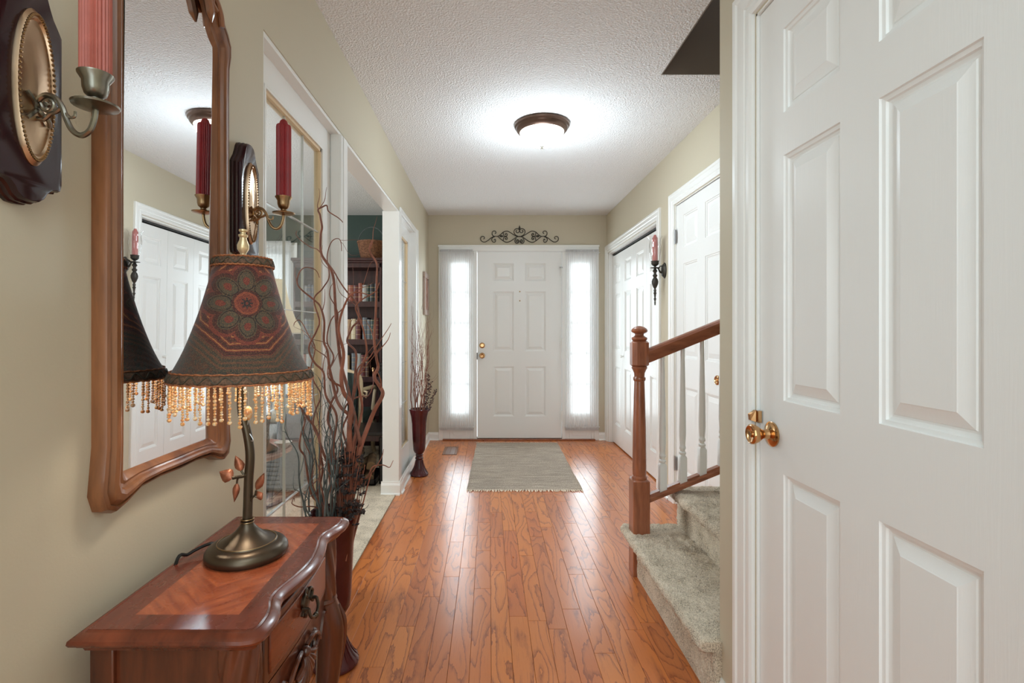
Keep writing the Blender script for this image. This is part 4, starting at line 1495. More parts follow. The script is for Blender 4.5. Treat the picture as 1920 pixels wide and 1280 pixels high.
def inset(d):
    out = []
    for (p, q) in zip(outl, nor):
        x_ = min(max(p[0] - q[0] * d, -hx + d), hx)
        y_ = min(max(p[1] - q[1] * d, -hy + d), hy - d)
        out.append((x_, y_))
    return out


def ringed(mb, prof, cap0=True, cap1=True):
    V = []
    for (d, z) in prof:
        V += [(x_, y_, z) for x_, y_ in inset(d)]
    Fs = [(r_ * N + k, r_ * N + (k + 1) % N, (r_ + 1) * N + (k + 1) % N, (r_ + 1) * N + k) for r_ in range(len(prof) - 1) for k in range(N)]
    if cap0:
        Fs.append(tuple(range(N)))
    if cap1:
        Fs.append(tuple(range((len(prof) - 1) * N, len(prof) * N)))
    mb.add(V, Fs)
    return mb


ringed(MB(), [(0.019, TZ), (0.019, TZ - 0.004)]).build('tabletop', M['veneer'], t, smooth=False)
ringed(MB(), [(0.0195, TZ - 0.0005), (0.016, TZ - 0.0025), (0.013, TZ - 0.001), (0.006, TZ - 0.004), (0.001, TZ - 0.008), (0.0, TZ - 0.013), (0.002, TZ - 0.017), (0.007, TZ - 0.018), (0.009, TZ - 0.022), (0.014, TZ - 0.025), (0.016, TZ - 0.030)], False, True).build('edge_moulding', M['mahog'], t, angle=35)
# body: side panels, back, posts
z0, z1 = 0.585, TZ - 0.034
bx0, bx1, by = -hx + 0.02, hx - 0.045, hy - 0.035
mb = MB()
mb.box(bx0, bx1 - 0.02, -by, -by + 0.012, z0 - 0.03, z1)
mb.box(bx0, bx1 - 0.02, by - 0.012, by, z0 - 0.03, z1)
mb.box(bx0, bx0 + 0.012, -by, by, z0 - 0.03, z1)
mb.build('side_panel', M['mahogz'], t, smooth=False)
for s in (-1, 1):
    MB().box(bx0 - 0.006, bx0 + 0.030, min(s * (by + 0.008), s * (by - 0.03)), max(s * (by + 0.008), s * (by - 0.03)), 0.53, z1).build('stile', M['mahogz'], t, bevel=0.002)
for s in (-1, 1):
    # carved corner post with slanting flutes
    mb = MB()
    pr = 0.030
    cx_, cy_ = bx1 - 0.012, s * (by - 0.018)
    nseg, nr = 48, 40
    V = []
    for j in range(nr + 1):
        z = z0 - 0.03 + (z1 - z0 + 0.03) * j / nr
        for k in range(nseg):
            a = 2 * PI * k / nseg
            rr_ = pr * (1 + 0.07 * math.cos(8 * a + s * 60 * (z - z0)))
            V.append((cx_ + rr_ * math.cos(a), cy_ + rr_ * math.sin(a), z))
    Fs = [(j * nseg + k, j * nseg + (k + 1) % nseg, (j + 1) * nseg + (k + 1) % nseg, (j + 1) * nseg + k) for j in range(nr) for k in range(nseg)]
    mb.add(V, Fs)
    mb.build('fluted_post', M['mahogz'], t, angle=70)
    mb = MB()
    mb.lathe([(0.0, z0 - 0.038), (0.031, z0 - 0.038), (0.034, z0 - 0.033), (0.031, z0 - 0.026), (0, z0 - 0.026)], (cx_, cy_, 0), 'z', 24)
    mb.build('post_collar', M['mahogz'], t)
# bowed drawer front


def bowx(y):
    return hx - 0.040 + 0.016 * math.cos(y / (by) * PI * 0.5) ** 0.8 if abs(y) < by else hx - 0.040


dw = by - 0.055
mb = MB()
nd = 24


def drawer_shell(mb, w, za, zb, off, depth):
    V = []
    for i in range(nd + 1):
        y = -w + 2 * w * i / nd
        x_ = bowx(y) + off
        V += [(x_ - depth, y, za), (x_, y, za), (x_, y, zb), (x_ - depth, y, zb)]
    Fs = [(0, 1, 2, 3), tuple(nd * 4 + k for k in (3, 2, 1, 0))]
    for i in range(nd):
        for k in range(4):
            k2 = (k + 1) % 4
            Fs.append((i * 4 + k, (i + 1) * 4 + k, (i + 1) * 4 + k2, i * 4 + k2))
    mb.add(V, Fs)


drawer_shell(mb, dw + 0.012, z0 - 0.004, z1, -0.014, 0.010)
mb.build('front_rail', M['mahogz'], t, angle=30)
mb = MB()
drawer_shell(mb, dw, z0 + 0.004, z1 - 0.006, -0.004, 0.012)
dr = mb.build('drawer', M['mahogz'], t, angle=30, bevel=0.0025)
mb = MB()
drawer_shell(mb, dw - 0.016, z0 + 0.018, z1 - 0.020, -0.001, 0.006)
mb.build('drawer_field', wood('mahogany_drawer_field', rgb(86, 36, 20), rgb(132, 64, 38), 0.25, 'y', 0.8, 0.3, 20), dr, angle=30, bevel=0.002)
for yy_ in (0.0,):
    xk = bowx(yy_) + 0.001
    zk = (z0 + z1) / 2 + 0.006
    mb = MB()
    mb.ball((xk, yy_, zk), 0.012, 10, 6, (0.25, 1.6, 1.5))
    for dz in (-0.022, 0.022):
        mb.ball((xk, yy_, zk + dz), 0.008, 8, 5, (0.35, 1.0, 0.9))
    for s in (-1, 1):
        mb.tube(catmull([(xk, yy_, zk + 0.01), (xk + 0.002, yy_ + s * 0.014, zk + 0.022), (xk + 0.002, yy_ + s * 0.026, zk + 0.012), (xk + 0.002, yy_ + s * 0.020, zk), (xk + 0.002, yy_ + s * 0.030, zk - 0.010)]), 0.0035, 6)
        mb.tube([(xk, yy_ + s * 0.022, zk), (xk + 0.012, yy_ + s * 0.022, zk)], 0.0035, 8)
    mb.tube(catmull([(xk + 0.012, yy_ - 0.022, zk), (xk + 0.016, yy_ - 0.020, zk - 0.016), (xk + 0.018, yy_, zk - 0.024), (xk + 0.016, yy_ + 0.020, zk - 0.016), (xk + 0.012, yy_ + 0.022, zk)]), 0.0032, 8)
    mb.ball((xk + 0.018, yy_, zk - 0.024), 0.006, 8, 6)
    mb.build('bail_pull', M['bronze'], dr)
# scalloped apron with shell carving
mb = MB()
na = 64
V = []
for i in range(na + 1):
    s = -1 + 2 * i / na
    y = s * (by - 0.02)
    a = abs(s)
    zb = 0.520 - 0.050 * math.exp(-(s / 0.22) ** 2) + 0.022 * math.exp(-((a - 0.42) / 0.12) ** 2) - 0.020 * math.exp(-((a - 0.62) / 0.07) ** 2) + 0.016 * math.exp(-((a - 0.82) / 0.10) ** 2)
    x_ = bowx(y) - 0.008
    V += [(x_ - 0.016, y, zb), (x_ + 0.003, y, zb), (x_ + 0.003, y, zb + 0.006), (x_ - 0.002, y, zb + 0.009), (x_, y, z0 - 0.002), (x_ - 0.016, y, z0 - 0.002)]
Fs = []
for i in range(na):
    for k in range(6):
        k2 = (k + 1) % 6
        Fs.append((i * 6 + k, (i + 1) * 6 + k, (i + 1) * 6 + k2, i * 6 + k2))
Fs += [tuple(range(6)), tuple(na * 6 + k for k in range(6))]
mb.add(V, Fs)
ap = mb.build('apron', M['mahogz'], t, angle=35)
mb = MB()
for k in range(9):
    a = math.radians(-72 + 18 * k)
    x_ = bowx(0) - 0.004
    mb.tube(catmull([(x_, 0.006 * math.sin(a), 0.548), (x_ + 0.008, 0.028 * math.sin(a), 0.546 - 0.030 * math.cos(a)), (x_ + 0.004, 0.052 * math.sin(a), 0.546 - 0.060 * math.cos(a))], 5), [0.002, 0.003, 0.0038, 0.0045, 0.005, 0.0055, 0.0062, 0.0066, 0.0066, 0.006, 0.004], 8)
mb.ball((x_ + 0.004, 0, 0.552), 0.010, 10, 6)
for s in (-1, 1):
    mb.tube(catmull([(x_, s * 0.012, 0.556), (x_ + 0.004, s * 0.045, 0.560), (x_ + 0.003, s * 0.075, 0.542), (x_, s * 0.070, 0.522), (x_, s * 0.055, 0.526), (x_, s * 0.060, 0.536)], 6), 0.0045, 8)
mb.build('shell_carving', M['mahogz'], ap)


def cabriole(sx, sy):
    cx_, cy_ = (bx1 - 0.012 if sx > 0 else bx0 + 0.028), sy * (by - 0.018)
    ox, oy = (0.7 if sx > 0 else 0.0), sy * 0.7
    P = [(0.0, 0.560, 0.027), (0.008, 0.530, 0.031), (0.018, 0.490, 0.034), (0.021, 0.440, 0.032), (0.014, 0.360, 0.027), (0.004, 0.260, 0.021), (-0.010, 0.150, 0.017), (-0.012, 0.080, 0.014), (-0.002, 0.040, 0.016), (0.012, 0.018, 0.024), (0.016, 0.0, 0.020)]
    pts = catmull([(cx_ + ox * d, cy_ + oy * d, z) for d, z, r in P], 4)
    rad = [v.x for v in catmull([(r, 0, 0) for d, z, r in P], 4)]
    lg = MB().tube(pts, rad, 12).build('leg', M['mahogz'], t, angle=60)
    mb = MB()
    if sx > 0:
        for s in (-1, 0, 1):
            q = []
            for (d, z, r) in P[1:5]:
                a = math.atan2(oy, ox) + s * 0.5
                q.append((cx_ + ox * d + math.cos(a) * r * 0.98, cy_ + oy * d + math.sin(a) * r * 0.98, z))
            mb.tube(catmull(q, 4), [0.0045, 0.0055, 0.0065, 0.007, 0.007, 0.0065, 0.006, 0.0055, 0.005, 0.004, 0.003, 0.002, 0.0015], 6)
        mb.build('knee_carving', M['mahogz'], lg)


for sx in (-1, 1):
    for sy in (-1, 1):
        cabriole(sx, sy)

# ================================================================== fringed table lamp
LX, LY = -0.487, 1.02
t = thing('table_lamp', 'table lamp with twig stem, medallion cloth shade and amber bead fringe', 'table lamp', (LX, LY, TZ))
MB().lathe([(0.0, 0.0), (0.074, 0.0), (0.0775, 0.006), (0.077, 0.014), (0.071, 0.022), (0.060, 0.0275), (0.0565, 0.0275), (0.055, 0.030), (0.052, 0.0295), (0.043, 0.034), (0.032, 0.041), (0.022, 0.050), (0.0135, 0.060), (0.0115, 0.066), (0.0125, 0.068), (0.0, 0.070)], (0, 0, 0), 'z', 64).build('base', M['bronze'], t, angle=35)
MB().tube([(0.0545 * math.cos(a), 0.0545 * math.sin(a), 0.0295) for a in [2 * PI * k / 64 for k in range(64)]], 0.0011, 6, closed=True).build('rim_line', M['oldbrass'], t)
stem = catmull([(0.0, 0.0, 0.062), (0.0015, 0, 0.10), (0.003, 0, 0.150), (0.006, 0, 0.20), (0.000, 0, 0.245), (-0.010, 0, 0.285), (-0.012, 0, 0.33), (-0.010, 0, 0.38), (-0.010, 0, 0.55)], 6)
MB().tube(stem, [0.0092 - 0.0012 * (k / len(stem)) for k in range(len(stem))], 14).build('stem', M['bronze'], t, angle=80)
mb = MB()
for z in (0.066, 0.072):
    mb.tube([(0.0118 * math.cos(a), 0.0118 * math.sin(a), z) for a in [2 * PI * k / 24 for k in range(24)]], 0.0016, 6, closed=True)
mb.build('collar', M['oldbrass'], t)


def leaf_mesh(base, tip, wid, up):
    b, tp = Vector(base), Vector(tip)
    ax_ = tp - b
    L = ax_.length
    ax_.normalize()
    side = ax_.cross(Vector(up)).normalized()
    nrm = side.cross(ax_)
    prof = [(0, 0.08), (0.12, 0.62), (0.3, 1.0), (0.5, 0.92), (0.72, 0.58), (0.88, 0.26), (1.0, 0.0)]
    V = []
    for (s, w) in prof:
        c = b + ax_ * L * s
        V += [c + side * wid * w - nrm * 0.0015 * w, c + nrm * 0.0012, c - side * wid * w - nrm * 0.0015 * w]
    Fs = []
    for i in range(len(prof) - 1):
        for k in (0, 1):
            Fs.append((i * 3 + k, i * 3 + k + 1, i * 3 + 4 + k, i * 3 + 3 + k))
    # thickness
    n_ = len(V)
    V2 = V + [v - nrm * 0.0012 for v in V]
    F2 = Fs + [tuple(i + n_ for i in f)[::-1] for f in Fs]
    rim = [i * 3 for i in range(len(prof))] + [i * 3 + 2 for i in range(len(prof) - 1, -1, -1)]
    for i in range(len(rim)):
        a, c = rim[i], rim[(i + 1) % len(rim)]
        F2.append((a, c, c + n_, a + n_))
    return MB().add(V2, F2)


# twigs; 1 px = 1/950 m at the lamp's depth
K = 1.02 / 950
tw = lambda px, py: ((px - 917) * K - LX, -0.004, 1.18 - (py - 620) * K - TZ)
mb = MB()
mb.tube(catmull([tw(466, 889), tw(455, 892), tw(447, 893), tw(438, 895)]), 0.0034, 8)
mb.tube(catmull([tw(450, 893), tw(447, 898), tw(446, 905)]), 0.002, 6)
mb.tube(catmull([tw(460, 890), tw(457, 886), tw(454, 881)]), 0.002, 6)
mb.ball(tw(464, 889), 0.0048, 8, 6)
mb.build('twig', M['bronze'], t)
mb = MB()
mb.tube(catmull([tw(471, 937), tw(476, 930), tw(480, 927), tw(482, 918)]), 0.0022, 8)
mb.tube(catmull([tw(479, 928), tw(483, 930)]), 0.002, 6)
mb.build('twig', M['bronze'], t)
for (b_, tp_, w_) in (((438, 895), (413, 883), 0.0125), ((455, 882), (443, 853), 0.0085), ((446, 904), (441, 940), 0.0062), ((482, 917), (497, 885), 0.0072), ((482, 931), (494, 923), 0.009)):
    leaf_mesh(tw(*b_), tw(*tp_), w_ * 1.12, (0.15, -1, 0.25)).build('leaf', M['copper'], t, angle=80)
# pull switch dangling by the stem
mb = MB()
mb.tube([tw(467, 735), tw(467, 762)], 0.0008, 5)
mb.build('pull_chain', M['steel'], t)
mb = MB()
mb.tube([tw(467, 787), tw(466, 796), tw(468, 803)], 0.0008, 5)
mb.tube(catmull([tw(463, 800), tw(470, 812), tw(476, 822), tw(474, 826), tw(468, 818), tw(466, 806)]), 0.0009, 5)
mb.build('pull_wire', M['steel'], t)
MB().lathe([(0, -0.015), (0.006, -0.010), (0.009, 0.0), (0.007, 0.009), (0.003, 0.014), (0, 0.015)], tw(467, 774), 'z', 10).build('bead_drop', M['bead'], t)

SB, ST = 1.090 - TZ, 1.326 - TZ      # shade bottom and top
sh = [(0.0, 0.128), (0.03, 0.126), (0.10, 0.117), (0.22, 0.104), (0.38, 0.090), (0.55, 0.077), (0.72, 0.066), (0.86, 0.0575), (1.0, 0.052)]
sh = [(v.x, v.y) for v in catmull([(a, b, 0) for a, b in sh], 3)]
SCX = -0.008
prof = [(r, a * (ST - SB)) for a, r in sh]
prof_in = [(r - 0.0012, z) for r, z in prof[::-1]]
so = MB().lathe(prof + prof_in + [prof[0]], (0, 0, 0), 'z', 96, cap=False).build('shade', M['shade'], t, angle=60, loc=(SCX, 0, SB))
so.rotation_euler = (0, 0, math.radians(31))
for nm, z, dz, rr_, mt in (('braid', 0.002, 0.0095, 0.1285, M['braid']), ('braid', ST - SB - 0.010, 0.0085, 0.0535, M['braid'])):
    slope = 0.22 if z > 0.1 else 0.38
    nseg = 160
    V = []
    rws = [(-1.0, -0.002), (-0.9, 0.0015), (-0.4, 0.0028), (0.0, 0.0032), (0.4, 0.0028), (0.9, 0.0015), (1.0, -0.002)]
    for (s, d) in rws:
        for k in range(nseg):
            a = 2 * PI * k / nseg
            sw = 0.0007 * math.sin(a * 42 + s * 2.6)
            r_ = rr_ + d + sw - s * dz * slope
            V.append((r_ * math.cos(a), r_ * math.sin(a), z + s * dz))
    Fs = [(j * nseg + k, j * nseg + (k + 1) % nseg, (j + 1) * nseg + (k + 1) % nseg, (j + 1) * nseg + k) for j in range(len(rws) - 1) for k in range(nseg)]
    MB().add(V, Fs).build(nm, mt, so, angle=80)
    for s in (-1, 1):
        pts = [((rr_ + 0.0018 - s * dz * slope) * math.cos(2 * PI * k / 192), (rr_ + 0.0018 - s * dz * slope) * math.sin(2 * PI * k / 192), z + s * dz + 0.0006 * math.sin(k * 1.3)) for k in range(192)]
        MB().tube(pts, 0.0017, 5, closed=True).build('braid_cord', M['braid_edge'], so)
    # wavy cord appliqued on the braid
    pts = []
    for k in range(400):
        a = 2 * PI * k / 400
        s = math.sin(a * (26 if rr_ > 0.1 else 14)) * 0.6
        r_ = rr_ + 0.0036 - s * dz * slope
        pts.append((r_ * math.cos(a), r_ * math.sin(a), z + s * dz))
    MB().tube(pts, 0.0012, 4, closed=True).build('braid_wave', plain('olive_cord', rgb(72, 66, 52), 0.7), so)
# spider ring, harp and finial
mb = MB()
for a in (0, 2 * PI / 3, 4 * PI / 3):
    mb.tube([(SCX, 0, ST - 0.012), (SCX + 0.050 * math.cos(a), 0.050 * math.sin(a), ST - 0.004)], 0.0012, 5)
mb.build('spider', M['oldbrass'], t)
MB().lathe([(0.0, ST - 0.012), (0.010, ST - 0.010), (0.010, ST - 0.002), (0.006, ST + 0.004), (0.006, ST + 0.010), (0.011, ST + 0.018), (0.0115, ST + 0.026), (0.0075, ST + 0.036), (0.0065, ST + 0.041), (0.009, ST + 0.044), (0.009, ST + 0.047), (0.005, ST + 0.049), (0.005, ST + 0.052), (0.008, ST + 0.054), (0.008, ST + 0.0575), (0.0, ST + 0.058)], (SCX, 0, 0), 'z', 20).build('finial', plain('pale_gilt_finial', (0.72, 0.55, 0.32, 1), 0.3, 0.6), t, angle=40)
# bead strands
rb = random.Random(21)
protos = []
for vnt in range(6):
    mb = MB()
    z = -0.001
    nb = [11, 12, 13, 9, 14, 12][vnt]
    for k in range(nb):
        r_ = rb.choice([0.0022, 0.0026, 0.0030, 0.0034])
        if k == nb - 1:
            r_ = 0.0042
        z -= r_
        mb.ball((rb.uniform(-0.0004, 0.0004), 0, z), r_, 6, 4)
        z -= r_
    mb.tube([(0, 0, 0.002), (0, 0, z)], 0.0004, 4)
    protos.append(mb)
pobj = []
NS = 62
for k in range(NS):
    a = 2 * PI * k / NS + rb.uniform(-0.03, 0.03)
    vnt = rb.choice([0, 1, 2, 3, 1, 2, 5, 4])
    r_ = 0.1285 + rb.uniform(-0.003, 0.001)
    loc = (r_ * math.cos(a), r_ * math.sin(a), -0.006)
    if len(pobj) <= vnt and vnt < 6:
        while len(pobj) < 6:
            pobj.append(None)
    if pobj[vnt] is None:
        pobj[vnt] = protos[vnt].build('bead_strand', M['bead'], so, loc=loc)
    else:
        c = pobj[vnt].copy()
        COL.objects.link(c)
        c.parent = so
        c.location = loc
        c.rotation_euler = (0, 0, rb.uniform(0, 6))
        c.scale = (1, 1, rb.uniform(0.82, 1.0))
# cord
cw = lambda x_, y_, z_: (x_ - LX, y_ - LY, z_ - TZ)
MB().tube(catmull([cw(-0.552, 1.03, TZ + 0.010), cw(-0.568, 1.035, TZ + 0.016), cw(-0.592, 1.00, TZ + 0.010), cw(-0.606, 0.975, TZ - 0.01), cw(-0.63, 0.96, TZ - 0.25), cw(-0.636, 0.96, 0.3)], 8), 0.0032, 8).build('cord', M['blackplastic'], t)

# ================================================================== floor vases and willow arrangements
VP = [(0.0, 0.0), (0.078, 0.0), (0.082, 0.006), (0.080, 0.018), (0.066, 0.032), (0.052, 0.055), (0.040, 0.085), (0.033, 0.110), (0.030, 0.128), (0.036, 0.134), (0.037, 0.142), (0.031, 0.148), (0.029, 0.156), (0.033, 0.162), (0.034, 0.168), (0.030, 0.174), (0.040, 0.184), (0.052, 0.205), (0.056, 0.25), (0.060, 0.33), (0.064, 0.42), (0.072, 0.48), (0.086, 0.530), (0.0885, 0.538), (0.086, 0.542), (0.080, 0.536), (0.066, 0.49), (0.058, 0.42), (0.05, 0.3), (0.0, 0.22)]


def make_vase(label, x, y, sc=1.0):
    t = thing('floor_vase', label, 'vase', (x, y, 0))
    t.scale = (sc, sc, 1)
    MB().lathe(VP, (0, 0, 0), 'z', 40).build('body', M['vase'], t, angle=40)
    mb = MB()
    for k in range(20):
        a = 2 * PI * k / 20
        mb.tube([(0.080 * math.cos(a), 0.080 * math.sin(a), 0.012), (0.064 * math.cos(a), 0.064 * math.sin(a), 0.034), (0.051 * math.cos(a), 0.051 * math.sin(a), 0.058), (0.0395 * math.cos(a), 0.0395 * math.sin(a), 0.088), (0.0315 * math.cos(a), 0.0315 * math.sin(a), 0.124)], [0.0035, 0.004, 0.0035, 0.003, 0.002], 5)
    mb.build('fluting', M['vase'], t)
    return t


V1X, V1Y = -0.547, 1.80
V2X, V2Y = -0.572, 4.15
make_vase('tall oxblood pedestal vase on the floor behind the console table', V1X, V1Y)
make_vase('tall oxblood pedestal vase on the oak floor by the far post', V2X, V2Y, 0.92)

rw_ = random.Random(99)


def wander(p0, d0, n_, step, curl, rnd_, lift=0.0, seed=0.0):
    """a curly shoot: direction turns smoothly with noise"""
    p = Vector(p0)
    d = Vector(d0).normalized()
    pts = [p.copy()]
    ax_ = Vector((rnd_.uniform(-1, 1), rnd_.uniform(-1, 1), rnd_.uniform(-0.4, 0.4))).normalized()
    ph = rnd_.uniform(0, 6.28)
    for k in range(n_):
        w = math.sin(k * 0.55 + ph) * curl
        d = Matrix.Rotation(w, 3, ax_) @ d
        d += Vector((rnd_.uniform(-1, 1), rnd_.uniform(-1, 1), rnd_.uniform(-1, 1))) * curl * 0.25 + Vector((0, 0, lift))
        d.normalize()
        if k % 7 == 6:
            ax_ = (ax_ + Vector((rnd_.uniform(-1, 1), rnd_.uniform(-1, 1), rnd_.uniform(-1, 1))) * 0.7).normalized()
        p = p + d * step
        pts.append(p.copy())
    return pts


def branch(t, pts, r0, r1, m, twigs, rnd_, tl=14, xmin=None):
    if xmin is not None:
        for p in pts:
            if p.x < xmin:
                p.x = xmin + (xmin - p.x) * 0.1
    n_ = len(pts)
    b = MB().tube(pts, [r0 + (r1 - r0) * (k / (n_ - 1)) for k in range(n_)], 7).build('branch', m, t, angle=80)
    mb = MB()
    for q in range(twigs):
        i = rnd_.randrange(int(n_ * 0.25), n_ - 2)
        d = (pts[i + 1] - pts[i]).normalized() + Vector((rnd_.uniform(-1, 1), rnd_.uniform(-0.8, 0.8), rnd_.uniform(-0.2, 0.9)))
        tp = wander(pts[i], d, rnd_.randint(tl // 2, tl), 0.014, 0.30, rnd_, 0.06)
        if xmin is not None:
            for p in tp:
                if p.x < xmin:
                    p.x = xmin + (xmin - p.x) * 0.1
        rr_ = (r0 + (r1 - r0) * (i / n_)) * 0.55
        mb.tube(tp, [rr_ * (1 - 0.75 * k / len(tp)) for k in range(len(tp))], 5)
    if twigs:
        mb.build('twigs', m, b, angle=80)['kind'] = 'stuff'
    return b


t = thing('willow_arrangement', 'large arrangement of curly red and grey willow branches in the vase behind the table', 'branches', (V1X, V1Y, 0.36))
s1_ = 950 / V1Y


def px1(x, y, dy=0.0):
    s = 950 / (V1Y + dy)
    return Vector(((x - 917) / s - V1X, dy, 1.18 - (y - 620) / s - 0.36))


traced = [
    ([(640, 985), (655, 880), (668, 800), (655, 740), (640, 690), (634, 630), (627, 560), (622, 509), (603, 475), (600, 440), (605, 425), (600, 405), (596, 394), (603, 390), (611, 384), (617, 397), (634, 408), (642, 416)], 0.0075, 0.0015, 'twig_red', 0.02, 3),
    ([(650, 985), (662, 900), (676, 840), (687, 805), (702, 770), (717, 741), (712, 725), (703, 706), (708, 690), (707, 675), (702, 630), (704, 580), (707, 530), (706, 495), (695, 475), (694, 462), (696, 450)], 0.0095, 0.002, 'twig_thick', 0.05, 4),
    ([(652, 990), (655, 930), (656, 860), (656, 800), (657, 760), (645, 735), (640, 700), (643, 660), (636, 620), (640, 585), (652, 560), (668, 548), (690, 552)], 0.012, 0.0015, 'twig_thick', -0.03, 3),
    ([(646, 990), (668, 860), (675, 830), (670, 805), (655, 780), (640, 762), (628, 740), (620, 700), (615, 660), (606, 640), (609, 600), (600, 575), (586, 560), (560, 535), (559, 512), (572, 502), (590, 505), (598, 520)], 0.0075, 0.0012, 'twig_red', -0.02, 3),
    ([(648, 990), (664, 900), (662, 840), (672, 800), (678, 760), (672, 710), (680, 680), (688, 655), (682, 620), (670, 590), (668, 575), (680, 560), (705, 545), (712, 530)], 0.006, 0.0015, 'twig_thick', 0.01, 3),
    ([(630, 985), (618, 900), (612, 860), (600, 830), (588, 800), (570, 770), (545, 735), (530, 715), (524, 690)], 0.006, 0.0018, 'twig_red', -0.04, 2),
    ([(628, 985), (606, 958), (584, 930), (580, 900), (572, 860), (562, 842), (566, 812), (570, 790), (566, 760), (576, 730)], 0.0055, 0.0018, 'twig_red', -0.06, 2),
    ([(625, 985), (603, 950), (596, 925), (604, 880), (602, 850), (597, 825), (588, 800), (592, 770), (600, 740), (590, 715), (582, 690), (590, 650), (578, 625), (560, 600), (548, 610)], 0.005, 0.0012, 'twig_red', 0.0, 3),
    ([(645, 985), (668, 915), (688, 895), (700, 874), (716, 872), (730, 876), (738, 862)], 0.004, 0.001, 'twig_thick', 0.05, 0),
    ([(660, 985), (690, 905), (702, 880), (714, 860), (719, 842)], 0.003, 0.001, 'twig_thick', 0.03, 0),
    ([(640, 980), (630, 900), (622, 860), (625, 820), (614, 790), (622, 755), (632, 730), (618, 700), (626, 670), (612, 640), (622, 600), (640, 580), (650, 560)], 0.006, 0.0015, 'twig_red', 0.03, 4),
    ([(636, 985), (645, 900), (652, 850), (640, 800), (650, 760), (668, 745), (690, 742), (700, 722), (698, 700), (704, 690)], 0.005, 0.001, 'twig_red', 0.06, 2),
    ([(640, 985), (645, 900), (650, 850), (665, 700), (668, 660), (650, 640), (660, 615), (672, 600), (668, 570), (650, 545), (632, 520), (620, 500), (598, 470), (580, 462), (562, 448), (552, 433)], 0.005, 0.0012, 'twig_red', 0.02, 3),
    ([(612, 985), (600, 960), (560, 948), (530, 935), (512, 940)], 0.003, 0.001, 'twig_red', -0.02, 0),
    ([(640, 985), (650, 900), (640, 820), (655, 770), (668, 720), (672, 690), (690, 672), (700, 660), (722, 625), (733, 606)], 0.0045, 0.001, 'twig_thick', 0.04, 1),
    ([(644, 985), (640, 900), (625, 840), (630, 780), (612, 740), (606, 700), (590, 680), (580, 650), (592, 620), (600, 600), (588, 560), (605, 540), (618, 520), (612, 480), (622, 455), (636, 448), (640, 470)], 0.005, 0.0012, 'twig_red', -0.02, 3),
]
for (pp, r0, r1, mt, dy, tg) in traced:
    n_ = len(pp)
    P = [px1(a, b, dy * min(1, 2.0 * i / n_)) for i, (a, b) in enumerate(pp)]
    P[0].x = max(-0.045, min(0.045, P[0].x))
    P[0].z = 0.0
    pts = catmull(P, 7)
    for i, p in enumerate(pts):
        p.y += 0.008 * math.sin(i * 0.35 + r0 * 4000)
    branch(t, pts, r0, r1, M[mt], tg, rw_, 12, xmin=-0.145)
# grey-green undergrowth and fill
for k in range(21):
    gr = k < 18
    a = rw_.uniform(0, 2 * PI)
    d = Vector((0.13 * math.cos(a) - (0.09 if gr else 0.02), 0.13 * math.sin(a), 1.0))
    pts = wander((0.03 * math.cos(a) - (0.02 if gr else 0), 0.03 * math.sin(a) - (0.03 if gr else 0), 0.02), d, rw_.randint(26, 42), 0.0165, 0.20, rw_, 0.07)
    branch(t, pts, 0.0048 if gr else 0.004, 0.001, M['twig_grey'] if gr else M['twig_red'], 3, rw_, 12, xmin=-0.145)
# dried flower heads tucked round the rim
mb = MB()
for k in range(110):
    a = rw_.uniform(-0.9, 0.9)
    rad = rw_.uniform(0.03, 0.115)
    c = Vector((rad * math.cos(a) * 0.9 + 0.0, -abs(rad * math.sin(a)) * rw_.choice([1, -0.6]), rw_.uniform(0.16, 0.40) + (0.0 if rad < 0.07 else -0.02)))
    for q in range(5):
        b = 2 * PI * q / 5 + rw_.uniform(-0.4, 0.4)
        tilt = Vector((math.cos(b), math.sin(b), rw_.uniform(-0.2, 0.9))).normalized()
        L = rw_.uniform(0.011, 0.022)
        sd = tilt.cross(Vector((rw_.uniform(-1, 1), rw_.uniform(-1, 1), 1))).normalized() * L * 0.45
        up = tilt.cross(sd).normalized() * L * 0.25
        mb.add([c, c + tilt * L * 0.5 + sd + up, c + tilt * L, c + tilt * L * 0.5 - sd + up, c + tilt * L * 0.55 - up * 0.6], [(0, 1, 2), (0, 2, 3), (0, 4, 1), (1, 4, 2), (2, 4, 3), (3, 4, 0)])
mb.build('dried_flowers', M['dried'], t, smooth=False)['kind'] = 'stuff'
mb = MB()
for k in range(46):
    a = rw_.uniform(0, 2 * PI)
    x0_ = 0.02 + rw_.uniform(-0.02, 0.03)
    top = (x0_ + 0.03 + rw_.uniform(-0.03, 0.035), rw_.uniform(-0.06, 0.03), rw_.uniform(0.26, 0.44))
    mb.tube(catmull([(x0_, rw_.uniform(-0.04, 0.03), 0.02), ((x0_ + top[0]) / 2 + rw_.uniform(-0.01, 0.01), top[1] * 0.5, top[2] * 0.55), top], 4), [0.0022] * 5 + [0.0014] * 4, 5)
mb.build('dried_grass', M['twig_thick'], t)['kind'] = 'stuff'

